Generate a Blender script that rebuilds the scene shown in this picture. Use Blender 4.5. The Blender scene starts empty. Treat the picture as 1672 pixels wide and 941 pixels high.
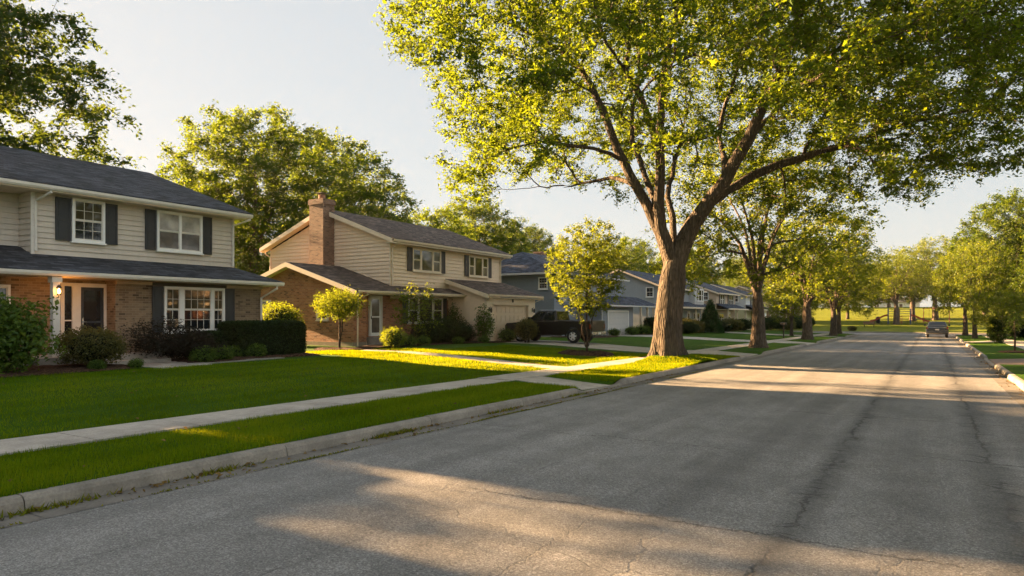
import bpy, bmesh, math, random
import numpy as np
from mathutils import Vector, Matrix

R = math.radians
rnd = random.Random(7)
SC = bpy.context.scene
COL = SC.collection

# ------------------------------------------------------------------ camera model
F_PX, TH, Y_HOR, CAM_H = 1115.0, R(31.6), 515.0, 1.8
CT, ST = math.cos(TH), math.sin(TH)


def at(u, v, d):
    """world point seen at (u, v) of the photograph at depth d"""
    xc = (u - 836) / F_PX
    return ((xc * CT - ST) * d, (xc * ST + CT) * d, CAM_H + (Y_HOR - v) / F_PX * d)


# ------------------------------------------------------------------ terrain
def sm(t):
    t = np.clip(t, 0, 1)
    return t * t * (3 - 2 * t)


LEFT_DRIVES = [(15.0, 16.9), (31.2, 35.6), (49.6, 54.4), (70.5, 74.0)]
RIGHT_DRIVES = [(31.4, 36.8), (60.5, 64.5)]
BIG = (-8.75, 25.75)


def z_road(y):
    return -0.005 * np.clip(y, -60, 88)


def z_left(x, y):
    x = np.asarray(x, float); y = np.asarray(y, float)
    z = z_road(y) + 0.15 + 0.25 * sm((-10.5 - x) / 9.5)
    for a, b in LEFT_DRIVES:
        w = sm((y - a + 0.35) / 0.4) * sm((b + 0.35 - y) / 0.4)
        z = z - 0.125 * w * np.clip((x + 9.4) / 2.0, 0, 1)
    r2 = (x - BIG[0]) ** 2 + (y - BIG[1]) ** 2
    z = z + 0.32 * np.exp(-r2 / 1.5) * np.clip((x + 9.45) / 0.35 + .35, 0, 1)
    return z


def z_right(x, y):
    x = np.asarray(x, float); y = np.asarray(y, float)
    z = z_road(y) + 0.15 + 0.25 * sm((x - 6) / 12)
    for a, b in RIGHT_DRIVES:
        w = sm((y - a + 0.35) / 0.4) * sm((b + 0.35 - y) / 0.4)
        z = z - 0.125 * w * np.clip((4.2 - x) / 2.0, 0, 1)
    return z


def z_park(x, y):
    x = np.asarray(x, float); y = np.asarray(y, float)
    return -0.44 + 0.15 + 4.2 * sm((y - 104) / 100) + 0 * x


def gz(x, y):
    if y > 98:
        return float(z_park(x, y))
    if x <= -7.1:
        return float(z_left(x, y))
    if x >= 1.95:
        return float(z_right(x, y))
    return float(z_road(y))


# ------------------------------------------------------------------ materials
MATS = {}


class NT:
    def __init__(self, name):
        m = bpy.data.materials.new(name)
        m.use_nodes = True
        self.m, self.t = m, m.node_tree
        self.b = self.t.nodes['Principled BSDF']
        self.out = self.t.nodes['Material Output']
        MATS[name] = m

    def n(self, typ, **kw):
        nd = self.t.nodes.new(typ)
        for k, v in kw.items():
            if k.startswith('i_'):
                nd.inputs[k[2:].replace('_', ' ')].default_value = v
            else:
                setattr(nd, k, v)
        return nd

    def l(self, a, b):
        self.t.links.new(a, b)

    def coord(self, kind='UV', scale=(1, 1, 1)):
        if kind == 'POS':
            o = self.n('ShaderNodeNewGeometry').outputs['Position']
        else:
            o = self.n('ShaderNodeTexCoord').outputs[kind]
        mp = self.n('ShaderNodeMapping')
        mp.inputs['Scale'].default_value = scale
        self.l(o, mp.inputs['Vector'])
        return mp.outputs[0]

    def noise(self, vec, scale, detail=4, rough=.55, dist=0):
        nd = self.n('ShaderNodeTexNoise')
        nd.inputs['Scale'].default_value = scale
        nd.inputs['Detail'].default_value = detail
        nd.inputs['Roughness'].default_value = rough
        nd.inputs['Distortion'].default_value = dist
        self.l(vec, nd.inputs['Vector'])
        return nd.outputs['Fac']

    def ramp(self, fac, stops, interp='LINEAR'):
        r = self.n('ShaderNodeValToRGB')
        r.color_ramp.interpolation = interp
        e = r.color_ramp.elements
        while len(e) < len(stops):
            e.new(0.5)
        for q, (p, c) in zip(e, stops):
            q.position = p
            q.color = (c[0], c[1], c[2], 1) if not isinstance(c, (int, float)) else (c, c, c, 1)
        self.l(fac, r.inputs[0])
        return r.outputs[0]

    def mix(self, fac, a, b, mode='MIX'):
        x = self.n('ShaderNodeMix', data_type='RGBA', blend_type=mode)
        for s, v in ((0, fac), (6, a), (7, b)):
            if hasattr(v, 'links'):
                self.l(v, x.inputs[s])
            elif isinstance(v, (int, float)):
                x.inputs[s].default_value = v if s == 0 else (v, v, v, 1)
            else:
                x.inputs[s].default_value = (v[0], v[1], v[2], 1)
        return x.outputs[2]

    def math(self, op, a, b=None, c=None, clamp=False):
        x = self.n('ShaderNodeMath', operation=op, use_clamp=clamp)
        for i, v in enumerate((a, b, c)):
            if v is None:
                continue
            if hasattr(v, 'links'):
                self.l(v, x.inputs[i])
            else:
                x.inputs[i].default_value = v
        return x.outputs[0]

    def bump(self, h, strength=.3, dist=.02, normal=None):
        b = self.n('ShaderNodeBump')
        b.inputs['Strength'].default_value = strength
        b.inputs['Distance'].default_value = dist
        self.l(h, b.inputs['Height'])
        if normal is not None:
            self.l(normal, b.inputs['Normal'])
        self.l(b.outputs[0], self.b.inputs['Normal'])
        return b.outputs[0]

    def col(self, c):
        if hasattr(c, 'links'):
            self.l(c, self.b.inputs['Base Color'])
        else:
            self.b.inputs['Base Color'].default_value = (c[0], c[1], c[2], 1)

    def set(self, rough=.6, spec=.4, metal=0, coat=0):
        self.b.inputs['Roughness'].default_value = rough
        self.b.inputs['Specular IOR Level'].default_value = spec
        self.b.inputs['Metallic'].default_value = metal
        self.b.inputs['Coat Weight'].default_value = coat


def paint(name, c, rough=.5, spec=.4, var=.12, metal=0, coat=0, scale=3, bump=0):
    N = NT(name)
    v = N.coord('Object')
    f = N.noise(v, scale, 5)
    f2 = N.noise(v, scale * 9, 3)
    f = N.math('ADD', N.math('MULTIPLY', f, .7), N.math('MULTIPLY', f2, .3))
    lo = [q * (1 - var) for q in c]; hi = [min(1, q * (1 + var)) for q in c]
    N.col(N.ramp(f, [(.3, lo), (.7, hi)]))
    N.set(rough, spec, metal, coat)
    if bump:
        N.bump(f2, bump, .01)
    return N.m


def siding(name, c):
    N = NT(name)
    v = N.coord('UV', (1.2, 6, 1))
    f = N.noise(v, 3, 5)
    u = N.coord('UV', (.35, .35, 1))
    g = N.noise(u, 1.5, 4)
    gr = N.noise(N.coord('UV', (7, .6, 1)), 1.4, 4)     # vertical rain streaks
    s = N.math('ADD', N.math('MULTIPLY', f, .3), N.math('ADD', N.math('MULTIPLY', g, .4), N.math('MULTIPLY', gr, .3)))
    N.col(N.ramp(s, [(.3, [q * .84 for q in c]), (.68, [min(1, q * 1.1) for q in c])]))
    N.set(.55, .35)
    N.bump(N.noise(N.coord('UV', (3, 40, 1)), 4, 3), .12, .004)
    return N.m


def brick(name, c1, c2, c3, mortar, bumpy=.6):
    N = NT(name)
    v = N.coord('UV')
    b = N.n('ShaderNodeTexBrick')
    b.inputs['Scale'].default_value = 1.0
    b.inputs['Brick Width'].default_value = .215
    b.inputs['Row Height'].default_value = .075
    b.inputs['Mortar Size'].default_value = .006
    b.inputs['Mortar Smooth'].default_value = .15
    b.inputs['Bias'].default_value = 0
    b.inputs['Color1'].default_value = (0, 0, 0, 1)
    b.inputs['Color2'].default_value = (1, 1, 1, 1)
    b.inputs['Mortar'].default_value = (.5, .5, .5, 1)
    N.l(v, b.inputs['Vector'])
    rampc = N.ramp(b.outputs['Color'], [(.05, c1), (.35, c2), (.6, c3), (.8, c2), (.97, [q * .45 for q in c1])])
    dirt = N.noise(v, 1.2, 5)
    fine = N.noise(v, 45, 3)
    cc = N.mix(.55, rampc, N.ramp(dirt, [(.3, .62), (.7, 1.0)]), 'MULTIPLY')
    cc = N.mix(.5, cc, N.ramp(fine, [(.25, .7), (.75, 1.25)]), 'MULTIPLY')
    N.col(N.mix(b.outputs['Fac'], cc, mortar))
    N.set(.85, .25)
    h = N.math('ADD', N.math('MULTIPLY', N.math('SUBTRACT', 1, b.outputs['Fac']), 1), N.math('MULTIPLY', fine, .4))
    N.bump(h, bumpy, .012)
    return N.m


def shingle(name, c):
    N = NT(name)
    v = N.coord('UV')
    b = N.n('ShaderNodeTexBrick')
    b.inputs['Scale'].default_value = 1.0
    b.inputs['Brick Width'].default_value = .32
    b.inputs['Row Height'].default_value = .145
    b.inputs['Mortar Size'].default_value = .008
    b.inputs['Mortar Smooth'].default_value = .4
    b.inputs['Color1'].default_value = (0, 0, 0, 1)
    b.inputs['Color2'].default_value = (1, 1, 1, 1)
    N.l(v, b.inputs['Vector'])
    tab = N.ramp(b.outputs['Color'], [(0, [q * .42 for q in c]), (.5, c), (1, [q * 1.75 for q in c])])
    big = N.noise(N.coord('UV', (.8, .35, 1)), .9, 4)
    fine = N.noise(v, 70, 2)
    cc = N.mix(.7, tab, N.ramp(big, [(.3, .65), (.7, 1.3)]), 'MULTIPLY')
    cc = N.mix(.6, cc, N.ramp(fine, [(.25, .5), (.75, 1.5)]), 'MULTIPLY')
    N.col(N.mix(b.outputs['Fac'], cc, [q * .35 for q in c]))
    N.set(.9, .2)
    sep = N.n('ShaderNodeSeparateXYZ'); N.l(v, sep.inputs[0])
    saw = N.math('FRACT', N.math('DIVIDE', sep.outputs[1], .145))
    h = N.math('ADD', N.math('MULTIPLY', N.math('SUBTRACT', 1, saw), 1), N.math('MULTIPLY', fine, .5))
    h = N.math('SUBTRACT', h, N.math('MULTIPLY', b.outputs['Fac'], .6))
    N.bump(h, .8, .016)
    return N.m


def glass(name, c=(.012, .014, .016), rough=.03, spec=.6):
    N = NT(name)
    v = N.coord('Object')
    f = N.noise(v, 1.6, 4)
    N.col(N.ramp(f, [(.3, [q * .6 for q in c]), (.7, [q * 1.6 for q in c])]))
    N.set(rough, spec)
    N.b.inputs['IOR'].default_value = 1.5
    N.bump(N.noise(v, 2.2, 2), .04, .02)
    return N.m


def leafmat(name, dark, mid, light, trans, tw=.45, gloss=.018):
    N = NT(name)
    a = N.n('ShaderNodeAttribute', attribute_name='tint')
    c = N.ramp(a.outputs['Fac'], [(.0, dark), (.5, mid), (1, light)])
    tc = N.mix(1.0, N.ramp(a.outputs['Fac'], [(0, [q * .6 for q in trans]), (.6, trans), (1, [trans[0] * 1.35, trans[1] * 1.15, trans[2]])]), (1, 1, 1), 'MULTIPLY')
    d = N.n('ShaderNodeBsdfDiffuse'); N.l(c, d.inputs[0])
    t = N.n('ShaderNodeBsdfTranslucent'); N.l(tc, t.inputs[0])
    m1 = N.n('ShaderNodeMixShader'); m1.inputs[0].default_value = tw
    N.l(d.outputs[0], m1.inputs[1]); N.l(t.outputs[0], m1.inputs[2])
    g = N.n('ShaderNodeBsdfGlossy'); g.inputs['Roughness'].default_value = .45
    g.inputs[0].default_value = (.8, .85, .8, 1)
    m2 = N.n('ShaderNodeMixShader'); m2.inputs[0].default_value = gloss
    N.l(m1.outputs[0], m2.inputs[1]); N.l(g.outputs[0], m2.inputs[2])
    N.l(m2.outputs[0], N.out.inputs[0])
    return N.m


def barkmat(name, c, scale=1.0):
    N = NT(name)
    v = N.coord('Object', (6 * scale, 6 * scale, 1.1 * scale))
    f = N.noise(v, 2.2, 7, .65, .8)
    f2 = N.noise(N.coord('Object', (scale, scale, scale)), 1.4, 4)
    vo = N.n('ShaderNodeTexVoronoi', feature='DISTANCE_TO_EDGE')
    vo.inputs['Scale'].default_value = 2.6
    N.l(N.mix(.25, v, N.n('ShaderNodeTexNoise').outputs['Color']), vo.inputs['Vector'])
    fis = N.math('MINIMUM', N.math('MULTIPLY', vo.outputs['Distance'], 3.2), 1)
    cc = N.ramp(f, [(.25, [q * .4 for q in c]), (.5, c), (.78, [q * 1.55 for q in c])])
    cc = N.mix(.6, cc, N.ramp(f2, [(.3, .6), (.7, 1.2)]), 'MULTIPLY')
    cc = N.mix(.55, cc, N.ramp(fis, [(0, .3), (.6, 1.1)]), 'MULTIPLY')
    N.col(cc)
    N.set(.95, .15)
    N.bump(N.math('ADD', N.math('MULTIPLY', f, .6), fis), .9, .05)
    return N.m


def asphalt():
    N = NT('asphalt')
    p = N.coord('POS')
    sep = N.n('ShaderNodeSeparateXYZ'); N.l(p, sep.inputs[0])
    X, Y = sep.outputs[0], sep.outputs[1]
    agg = N.noise(p, 75, 3, .6)
    vo = N.n('ShaderNodeTexVoronoi'); vo.inputs['Scale'].default_value = 62
    N.l(p, vo.inputs['Vector'])
    speck = vo.outputs['Color']
    sp = N.n('ShaderNodeSeparateColor'); N.l(speck, sp.inputs[0])
    big = N.noise(p, .28, 5, .6)
    streak = N.noise(N.coord('POS', (1.3, .07, 1)), 1.0, 5, .6)
    mid = N.noise(p, 2.2, 5, .6)
    base = N.ramp(agg, [(.25, (.10, .097, .092)), (.5, (.205, .198, .188)), (.8, (.40, .385, .362))])
    base = N.mix(.55, base, N.ramp(sp.outputs[0], [(0, .5), (.6, .97), (1, 1.6)]), 'MULTIPLY')
    base = N.mix(.75, base, N.ramp(big, [(.3, .72), (.7, 1.2)]), 'MULTIPLY')
    base = N.mix(.8, base, N.ramp(streak, [(.3, .7), (.62, 1.15)]), 'MULTIPLY')
    base = N.mix(.6, base, N.ramp(mid, [(.3, .78), (.7, 1.15)]), 'MULTIPLY')
    w1 = N.math('SUBTRACT', N.noise(p, 1.1, 3), .5)
    w2 = N.math('SUBTRACT', N.noise(p, 6, 4), .5)
    w3 = N.math('SUBTRACT', N.noise(p, 22, 3), .5)
    wob = N.math('ADD', N.math('MULTIPLY', w1, .28), N.math('ADD', N.math('MULTIPLY', w2, .16), N.math('MULTIPLY', w3, .09)))
    crack = None

    def add(mask):
        nonlocal crack
        crack = mask if crack is None else N.math('MAXIMUM', crack, mask)

    gate = N.noise(p, .55, 3)
    for xk, wd, k in ((-1.05, .012, .8), (.62, .015, .85), (-3.95, .008, .5), (-2.6, .006, .4), (-5.4, .007, .4)):
        d = N.math('ABSOLUTE', N.math('ADD', N.math('SUBTRACT', X, xk), wob))
        mk = N.math('SUBTRACT', 1, N.math('DIVIDE', d, wd * 2.2), clamp=True)
        g = N.math('MULTIPLY', N.math('SUBTRACT', gate, .42), 6, clamp=True)
        add(N.math('MULTIPLY', N.math('MULTIPLY', mk, g), k))
    for yk, x0, x1, wd in ((5.95, -4.2, .2, .011), (9.6, -6.6, -2.2, .008), (14.2, -2.4, 1.7, .012), (10.4, -.2, 1.8, .012), (19.3, -7, 1.8, .012), (31.5, -7, 1.8, .02), (44, -7, 1.8, .025)):
        d = N.math('ABSOLUTE', N.math('ADD', N.math('SUBTRACT', Y, yk), N.math('MULTIPLY', wob, 1.3)))
        mk = N.math('SUBTRACT', 1, N.math('DIVIDE', d, wd * 2.2), clamp=True)
        g = N.math('MULTIPLY', N.math('GREATER_THAN', X, x0), N.math('LESS_THAN', X, x1))
        add(N.math('MULTIPLY', mk, N.math('MULTIPLY', g, .8)))
    # short transverse tears beside the two long seams
    ve = N.n('ShaderNodeTexVoronoi', feature='DISTANCE_TO_EDGE')
    ve.inputs['Scale'].default_value = 1.0
    vv = N.n('ShaderNodeMapping'); vv.inputs['Scale'].default_value = (1.4, 5.5, 1)
    add3 = N.n('ShaderNodeVectorMath', operation='ADD')
    nz = N.n('ShaderNodeTexNoise'); nz.inputs['Scale'].default_value = 3; N.l(p, nz.inputs['Vector'])
    sc3 = N.n('ShaderNodeVectorMath', operation='SCALE'); sc3.inputs['Scale'].default_value = .35
    N.l(nz.outputs['Color'], sc3.inputs[0]); N.l(p, add3.inputs[0]); N.l(sc3.outputs[0], add3.inputs[1])
    N.l(add3.outputs[0], vv.inputs['Vector']); N.l(vv.outputs[0], ve.inputs['Vector'])
    tear = N.math('SUBTRACT', 1, N.math('DIVIDE', ve.outputs['Distance'], .07), clamp=True)
    near = None
    for xk, wd in ((-1.05, .22), (.62, .3)):
        d = N.math('ABSOLUTE', N.math('ADD', N.math('SUBTRACT', X, xk), wob))
        mk = N.math('SUBTRACT', 1, N.math('DIVIDE', d, wd), clamp=True)
        near = mk if near is None else N.math('MAXIMUM', near, mk)
    gate2 = N.math('MULTIPLY', N.math('SUBTRACT', N.noise(p, 1.3, 2), .47), 8, clamp=True)
    add(N.math('MULTIPLY', N.math('MULTIPLY', tear, near), gate2))
    v2 = N.n('ShaderNodeTexVoronoi', feature='DISTANCE_TO_EDGE'); v2.inputs['Scale'].default_value = .33
    N.l(add3.outputs[0], v2.inputs['Vector'])
    add(N.math('MULTIPLY', N.math('SUBTRACT', 1, N.math('DIVIDE', v2.outputs['Distance'], .006), clamp=True), .22))
    # darker worn bands along the seams
    seamdark = N.math('MULTIPLY', near, N.math('MULTIPLY', N.noise(p, 1.0, 4), .95))
    base = N.mix(seamdark, base, (.05, .05, .05))
    blob = N.math('MULTIPLY', N.math('SUBTRACT', N.noise(N.coord('POS', (.9, .5, 1)), .75, 4, .6, .6), .6), 6, clamp=True)
    base = N.mix(N.math('MULTIPLY', blob, .55), base, (.055, .053, .05))
    lane = N.math('MULTIPLY', N.math('SUBTRACT', N.noise(N.coord('POS', (1.15, .012, 1)), 1.0, 3), .5), 5, clamp=True)
    base = N.mix(N.math('MULTIPLY', lane, .28), base, (.07, .068, .065))
    N.col(N.mix(N.math('MULTIPLY', crack, .85), base, (.018, .017, .016)))
    N.set(.8, .35)
    h = N.math('SUBTRACT', N.math('ADD', N.math('MULTIPLY', agg, .6), N.math('MULTIPLY', sp.outputs[1], .5)), N.math('MULTIPLY', crack, 1.6))
    N.bump(h, .7, .014)
    return N.m


def concrete(name, c, sc=1.0, bump=.25):
    N = NT(name)
    p = N.coord('POS')
    a = N.noise(p, .8 * sc, 6, .6)
    b = N.noise(p, 40, 3)
    d = N.noise(p, 5, 5, .65)
    cc = N.ramp(a, [(.28, [q * .62 for q in c]), (.5, c), (.75, [q * 1.22 for q in c])])
    cc = N.mix(.55, cc, N.ramp(d, [(.3, .66), (.65, 1.1)]), 'MULTIPLY')
    cc = N.mix(.5, cc, N.ramp(b, [(.3, .72), (.7, 1.2)]), 'MULTIPLY')
    N.col(cc)
    N.set(.9, .25)
    N.bump(N.math('ADD', b, d), bump, .01)
    return N.m


def turf(name, a, b, c):
    N = NT(name)
    p = N.coord('POS')
    f1 = N.noise(p, 28, 3, .7)
    f2 = N.noise(p, .5, 4)
    f3 = N.noise(p, 4, 4)
    f = N.math('ADD', N.math('MULTIPLY', f1, .5), N.math('ADD', N.math('MULTIPLY', f2, .3), N.math('MULTIPLY', f3, .2)))
    N.col(N.ramp(f, [(.32, a), (.5, b), (.68, c)]))
    N.set(.95, .1)
    N.bump(N.math('ADD', f1, N.math('MULTIPLY', f3, .5)), 1.0, .06)
    return N.m


def mulchmat():
    N = NT('mulch')
    p = N.coord('POS', (1, 1, 1))
    v = N.n('ShaderNodeTexVoronoi'); v.inputs['Scale'].default_value = 26
    N.l(p, v.inputs['Vector'])
    s = N.n('ShaderNodeSeparateColor'); N.l(v.outputs['Color'], s.inputs[0])
    N.col(N.ramp(s.outputs[0], [(0, (.018, .010, .006)), (.5, (.05, .028, .017)), (1, (.12, .07, .045))]))
    N.set(.95, .1)
    N.bump(N.math('ADD', s.outputs[1], N.noise(p, 9, 4)), 1.0, .05)
    return N.m


def emit(name, c, s):
    N = NT(name)
    N.b.inputs['Emission Color'].default_value = (*c, 1)
    N.b.inputs['Emission Strength'].default_value = s
    N.col(c)
    return N.m


M = MATS
asphalt(); mulchmat()
concrete('concrete', (.40, .36, .31))
concrete('kerb_concrete', (.26, .235, .20), 1.3)
concrete('gutter_concrete', (.17, .155, .135), 1.3)
concrete('paver_concrete', (.24, .17, .13), 1.3)
concrete('foundation', (.30, .25, .20))
concrete('stone_edging', (.26, .24, .21), 2)
turf('turf', (.017, .046, .002), (.042, .098, .003), (.085, .145, .005))
turf('park_turf', (.065, .085, .005), (.12, .14, .008), (.18, .19, .012))
siding('taupe_siding', (.54, .475, .405))
siding('cream_siding', (.76, .59, .425))
siding('slate_siding', (.20, .225, .265))
siding('grey_siding', (.32, .34, .37))
siding('pale_siding', (.55, .56, .57))
siding('sand_siding', (.55, .42, .31))
siding('straw_siding', (.55, .51, .30))
brick('tan_brick', (.21, .145, .09), (.28, .20, .125), (.155, .105, .065), (.27, .215, .155))
brick('red_brick', (.37, .15, .07), (.47, .215, .105), (.28, .11, .055), (.36, .25, .18))
brick('chimney_brick', (.24, .13, .085), (.31, .18, .12), (.16, .09, .065), (.28, .22, .175))
shingle('charcoal_shingle', (.050, .053, .063))
shingle('brown_shingle', (.095, .072, .060))
shingle('blue_shingle', (.048, .057, .078))
paint('white_trim', (.62, .58, .52), .45, var=.08)
paint('cream_trim', (.70, .58, .44), .5, var=.08)
paint('bright_white', (.74, .73, .71), .4, var=.05)
paint('soffit_paint', (.40, .31, .21), .6)
paint('charcoal_paint', (.030, .033, .038), .5, var=.15)
paint('brown_paint', (.055, .042, .034), .55, var=.15)
paint('dark_metal', (.02, .018, .016), .45)
paint('garage_panel', (.66, .52, .38), .5, var=.06)
paint('pale_panel', (.50, .49, .48), .5, var=.06)
paint('white_metal', (.7, .7, .7), .4, var=.05)
paint('dark_wood', (.045, .03, .02), .5)
paint('curtain', (.42, .36, .30), .6, var=.25, scale=5)
glass('window_glass')
glass('warm_glass', (.05, .042, .022))
glass('blind_glass', (.36, .33, .29), .06)
glass('shade_glass', (.12, .10, .085), .05)
glass('car_glass', (.012, .014, .017), .02, 1.0)
paint('black_car_paint', (.007, .007, .0068), .3, .5, .1, coat=.25)
paint('grey_car_paint', (.022, .026, .031), .2, .6, .1, coat=1)
paint('pale_car_paint', (.55, .5, .45), .25, .5, .05, coat=1)
paint('tan_car_paint', (.34, .24, .17), .25, .5, .05, coat=1)
paint('chrome', (.55, .55, .56), .22, .5, .05, metal=1)
paint('rubber', (.012, .012, .012), .8)
paint('alloy', (.62, .62, .64), .35, metal=.35)
paint('tail_red', (.16, .02, .012), .2, .6, coat=1)
paint('plate', (.6, .6, .58), .4)
paint('play_red', (.30, .05, .03), .45)
paint('play_blue', (.05, .09, .2), .45)
paint('play_wood', (.16, .085, .05), .7)
paint('flue_clay', (.30, .15, .09), .8)
paint('dark_core', (.012, .016, .006), .9, .1, .4, scale=8)
emit('lamp_glow', (1.0, .50, .12), 3.0)
barkmat('elm_bark', (.10, .080, .060))
barkmat('grey_bark', (.13, .10, .075))
barkmat('twig_bark', (.085, .06, .042), 3)
leafmat('elm_leaf', (.024, .056, .005), (.052, .098, .008), (.10, .148, .011), (.24, .315, .010), .5)
leafmat('maple_leaf', (.018, .045, .006), (.038, .076, .008), (.072, .118, .011), (.20, .27, .010), .47)
leafmat('street_leaf', (.034, .070, .006), (.072, .118, .009), (.12, .165, .012), (.29, .34, .012), .5)
leafmat('dark_leaf', (.016, .040, .007), (.032, .066, .009), (.055, .09, .012), (.12, .17, .014), .42)
leafmat('gold_leaf', (.045, .08, .006), (.09, .14, .009), (.14, .18, .012), (.28, .33, .014), .5)
leafmat('hedge_leaf', (.010, .022, .006), (.018, .036, .008), (.032, .055, .011), (.05, .07, .01), .3)
leafmat('shrub_leaf', (.028, .065, .009), (.06, .115, .014), (.11, .17, .02), (.14, .2, .02), .4)
leafmat('olive_leaf', (.035, .04, .014), (.065, .07, .02), (.11, .105, .03), (.2, .18, .03), .4)
leafmat('purple_leaf', (.010, .010, .007), (.018, .015, .010), (.030, .023, .014), (.04, .028, .012), .35)
leafmat('conifer_leaf', (.012, .04, .008), (.022, .065, .012), (.035, .085, .016), (.04, .08, .01), .3)
leafmat('grass_blade', (.020, .088, .003), (.048, .150, .005), (.135, .215, .014), (.34, .36, .004), .45, .0)
leafmat('weed_blade', (.05, .08, .01), (.12, .14, .015), (.22, .20, .03), (.2, .2, .02), .3, 0)
leafmat('litter_leaf', (.10, .06, .02), (.18, .11, .03), (.26, .17, .05), (.2, .12, .03), .3)

# ------------------------------------------------------------------ builders
ORG = {}
NORG = (0.0, 0.0, 0.0)


class MB:
    def __init__(self):
        self.v, self.f, self.mi = [], [], []

    def add(self, verts, faces, m=0):
        b = len(self.v)
        self.v += [tuple(map(float, p)) for p in verts]
        for q in faces:
            self.f.append(tuple(i + b for i in q))
            self.mi.append(m)
        return self

    def box(self, x0, x1, y0, y1, z0, z1, m=0):
        x0, x1 = min(x0, x1), max(x0, x1); y0, y1 = min(y0, y1), max(y0, y1); z0, z1 = min(z0, z1), max(z0, z1)
        p = [(x0, y0, z0), (x1, y0, z0), (x1, y1, z0), (x0, y1, z0), (x0, y0, z1), (x1, y0, z1), (x1, y1, z1), (x0, y1, z1)]
        return self.add(p, [(0, 3, 2, 1), (4, 5, 6, 7), (0, 1, 5, 4), (1, 2, 6, 5), (2, 3, 7, 6), (3, 0, 4, 7)], m)

    def quad(self, a, b, c, d, m=0):
        return self.add([a, b, c, d], [(0, 1, 2, 3)], m)

    def prism(self, poly, off, m=0):
        n = len(poly)
        q = [tuple(np.add(p, off)) for p in poly]
        fs = [tuple(range(n))[::-1], tuple(range(n, 2 * n))]
        fs += [(i, (i + 1) % n, n + (i + 1) % n, n + i) for i in range(n)]
        return self.add(list(poly) + q, fs, m)

    def tube(self, path, rad, n=8, m=0, cap=True):
        path = [np.array(p, float) for p in path]
        if not hasattr(rad, '__len__'):
            rad = [rad] * len(path)
        rings = []
        up = np.array((0.13, 0.31, 1.0))
        for i, p in enumerate(path):
            t = path[min(i + 1, len(path) - 1)] - path[max(i - 1, 0)]
            t = t / (np.linalg.norm(t) + 1e-9)
            a = np.cross(t, up)
            if np.linalg.norm(a) < .1:
                a = np.cross(t, (1, 0, 0))
            a = a / np.linalg.norm(a); b = np.cross(t, a)
            rings.append([p + rad[i] * (math.cos(2 * math.pi * k / n) * a + math.sin(2 * math.pi * k / n) * b) for k in range(n)])
        vs = [q for r_ in rings for q in r_]
        fs = []
        for i in range(len(path) - 1):
            for k in range(n):
                fs.append((i * n + k, i * n + (k + 1) % n, (i + 1) * n + (k + 1) % n, (i + 1) * n + k))
        if cap:
            fs.append(tuple(range(n))[::-1]); fs.append(tuple(range((len(path) - 1) * n, len(path) * n)))
        return self.add(vs, fs, m)

    def lathe(self, c, prof, axis='z', n=24, m=0):
        vs, fs = [], []
        for r_, h in prof:
            for k in range(n):
                a = 2 * math.pi * k / n
                p = (r_ * math.cos(a), r_ * math.sin(a), h)
                if axis == 'y':
                    p = (p[0], p[2], p[1])
                elif axis == 'x':
                    p = (p[2], p[0], p[1])
                vs.append(tuple(np.add(c, p)))
        for i in range(len(prof) - 1):
            for k in range(n):
                fs.append((i * n + k, i * n + (k + 1) % n, (i + 1) * n + (k + 1) % n, (i + 1) * n + k))
        return self.add(vs, fs, m)

    def build(self, name, mats, parent=None, smooth=False, label=None, bevel=0, recalc=True, uv=True):
        if not isinstance(mats, (list, tuple)):
            mats = [mats]
        o0 = np.array(ORG.get(parent.name, NORG) if parent is not None else NORG)
        me = bpy.data.meshes.new(name)
        V = np.array(self.v) - o0
        me.from_pydata(V.tolist(), [], self.f)
        for q in mats:
            me.materials.append(M[q] if isinstance(q, str) else q)
        me.polygons.foreach_set('material_index', self.mi)
        if recalc or bevel:
            bm = bmesh.new(); bm.from_mesh(me)
            if recalc:
                bmesh.ops.recalc_face_normals(bm, faces=bm.faces)
            if bevel:
                es = [e for e in bm.edges if len(e.link_faces) == 2 and e.calc_face_angle(0) > .5]
                bmesh.ops.bevel(bm, geom=es, offset=bevel, segments=2, affect='EDGES', profile=.6, clamp_overlap=True)
            bm.to_mesh(me); bm.free()
        if smooth:
            me.polygons.foreach_set('use_smooth', [True] * len(me.polygons))
        if uv:
            auto_uv(me, o0)
        o = bpy.data.objects.new(name, me)
        COL.objects.link(o)
        if parent is not None:
            o.parent = parent
            ORG[o.name] = tuple(o0)
        if label:
            o['label'] = label
        return o


def auto_uv(me, o0):
    n = len(me.loops)
    if not n:
        return
    lay = me.uv_layers.new(name='UVMap')
    co = np.empty(len(me.vertices) * 3); me.vertices.foreach_get('co', co); co = co.reshape(-1, 3) + o0
    li = np.empty(n, dtype=np.int32); me.loops.foreach_get('vertex_index', li)
    pn = np.empty(len(me.polygons) * 3); me.polygons.foreach_get('normal', pn); pn = pn.reshape(-1, 3)
    tot = np.empty(len(me.polygons), dtype=np.int32); me.polygons.foreach_get('loop_total', tot)
    N = np.repeat(pn, tot, axis=0)
    t = np.stack([-N[:, 1], N[:, 0], np.zeros(n)], 1)
    ln = np.linalg.norm(t, axis=1)
    flat = ln < .15
    t[flat] = (1, 0, 0); ln[flat] = 1
    t /= ln[:, None]
    b = np.cross(N, t)
    P = co[li]
    uv = np.stack([(P * t).sum(1), (P * b).sum(1)], 1)
    lay.data.foreach_set('uv', uv.ravel())


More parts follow.
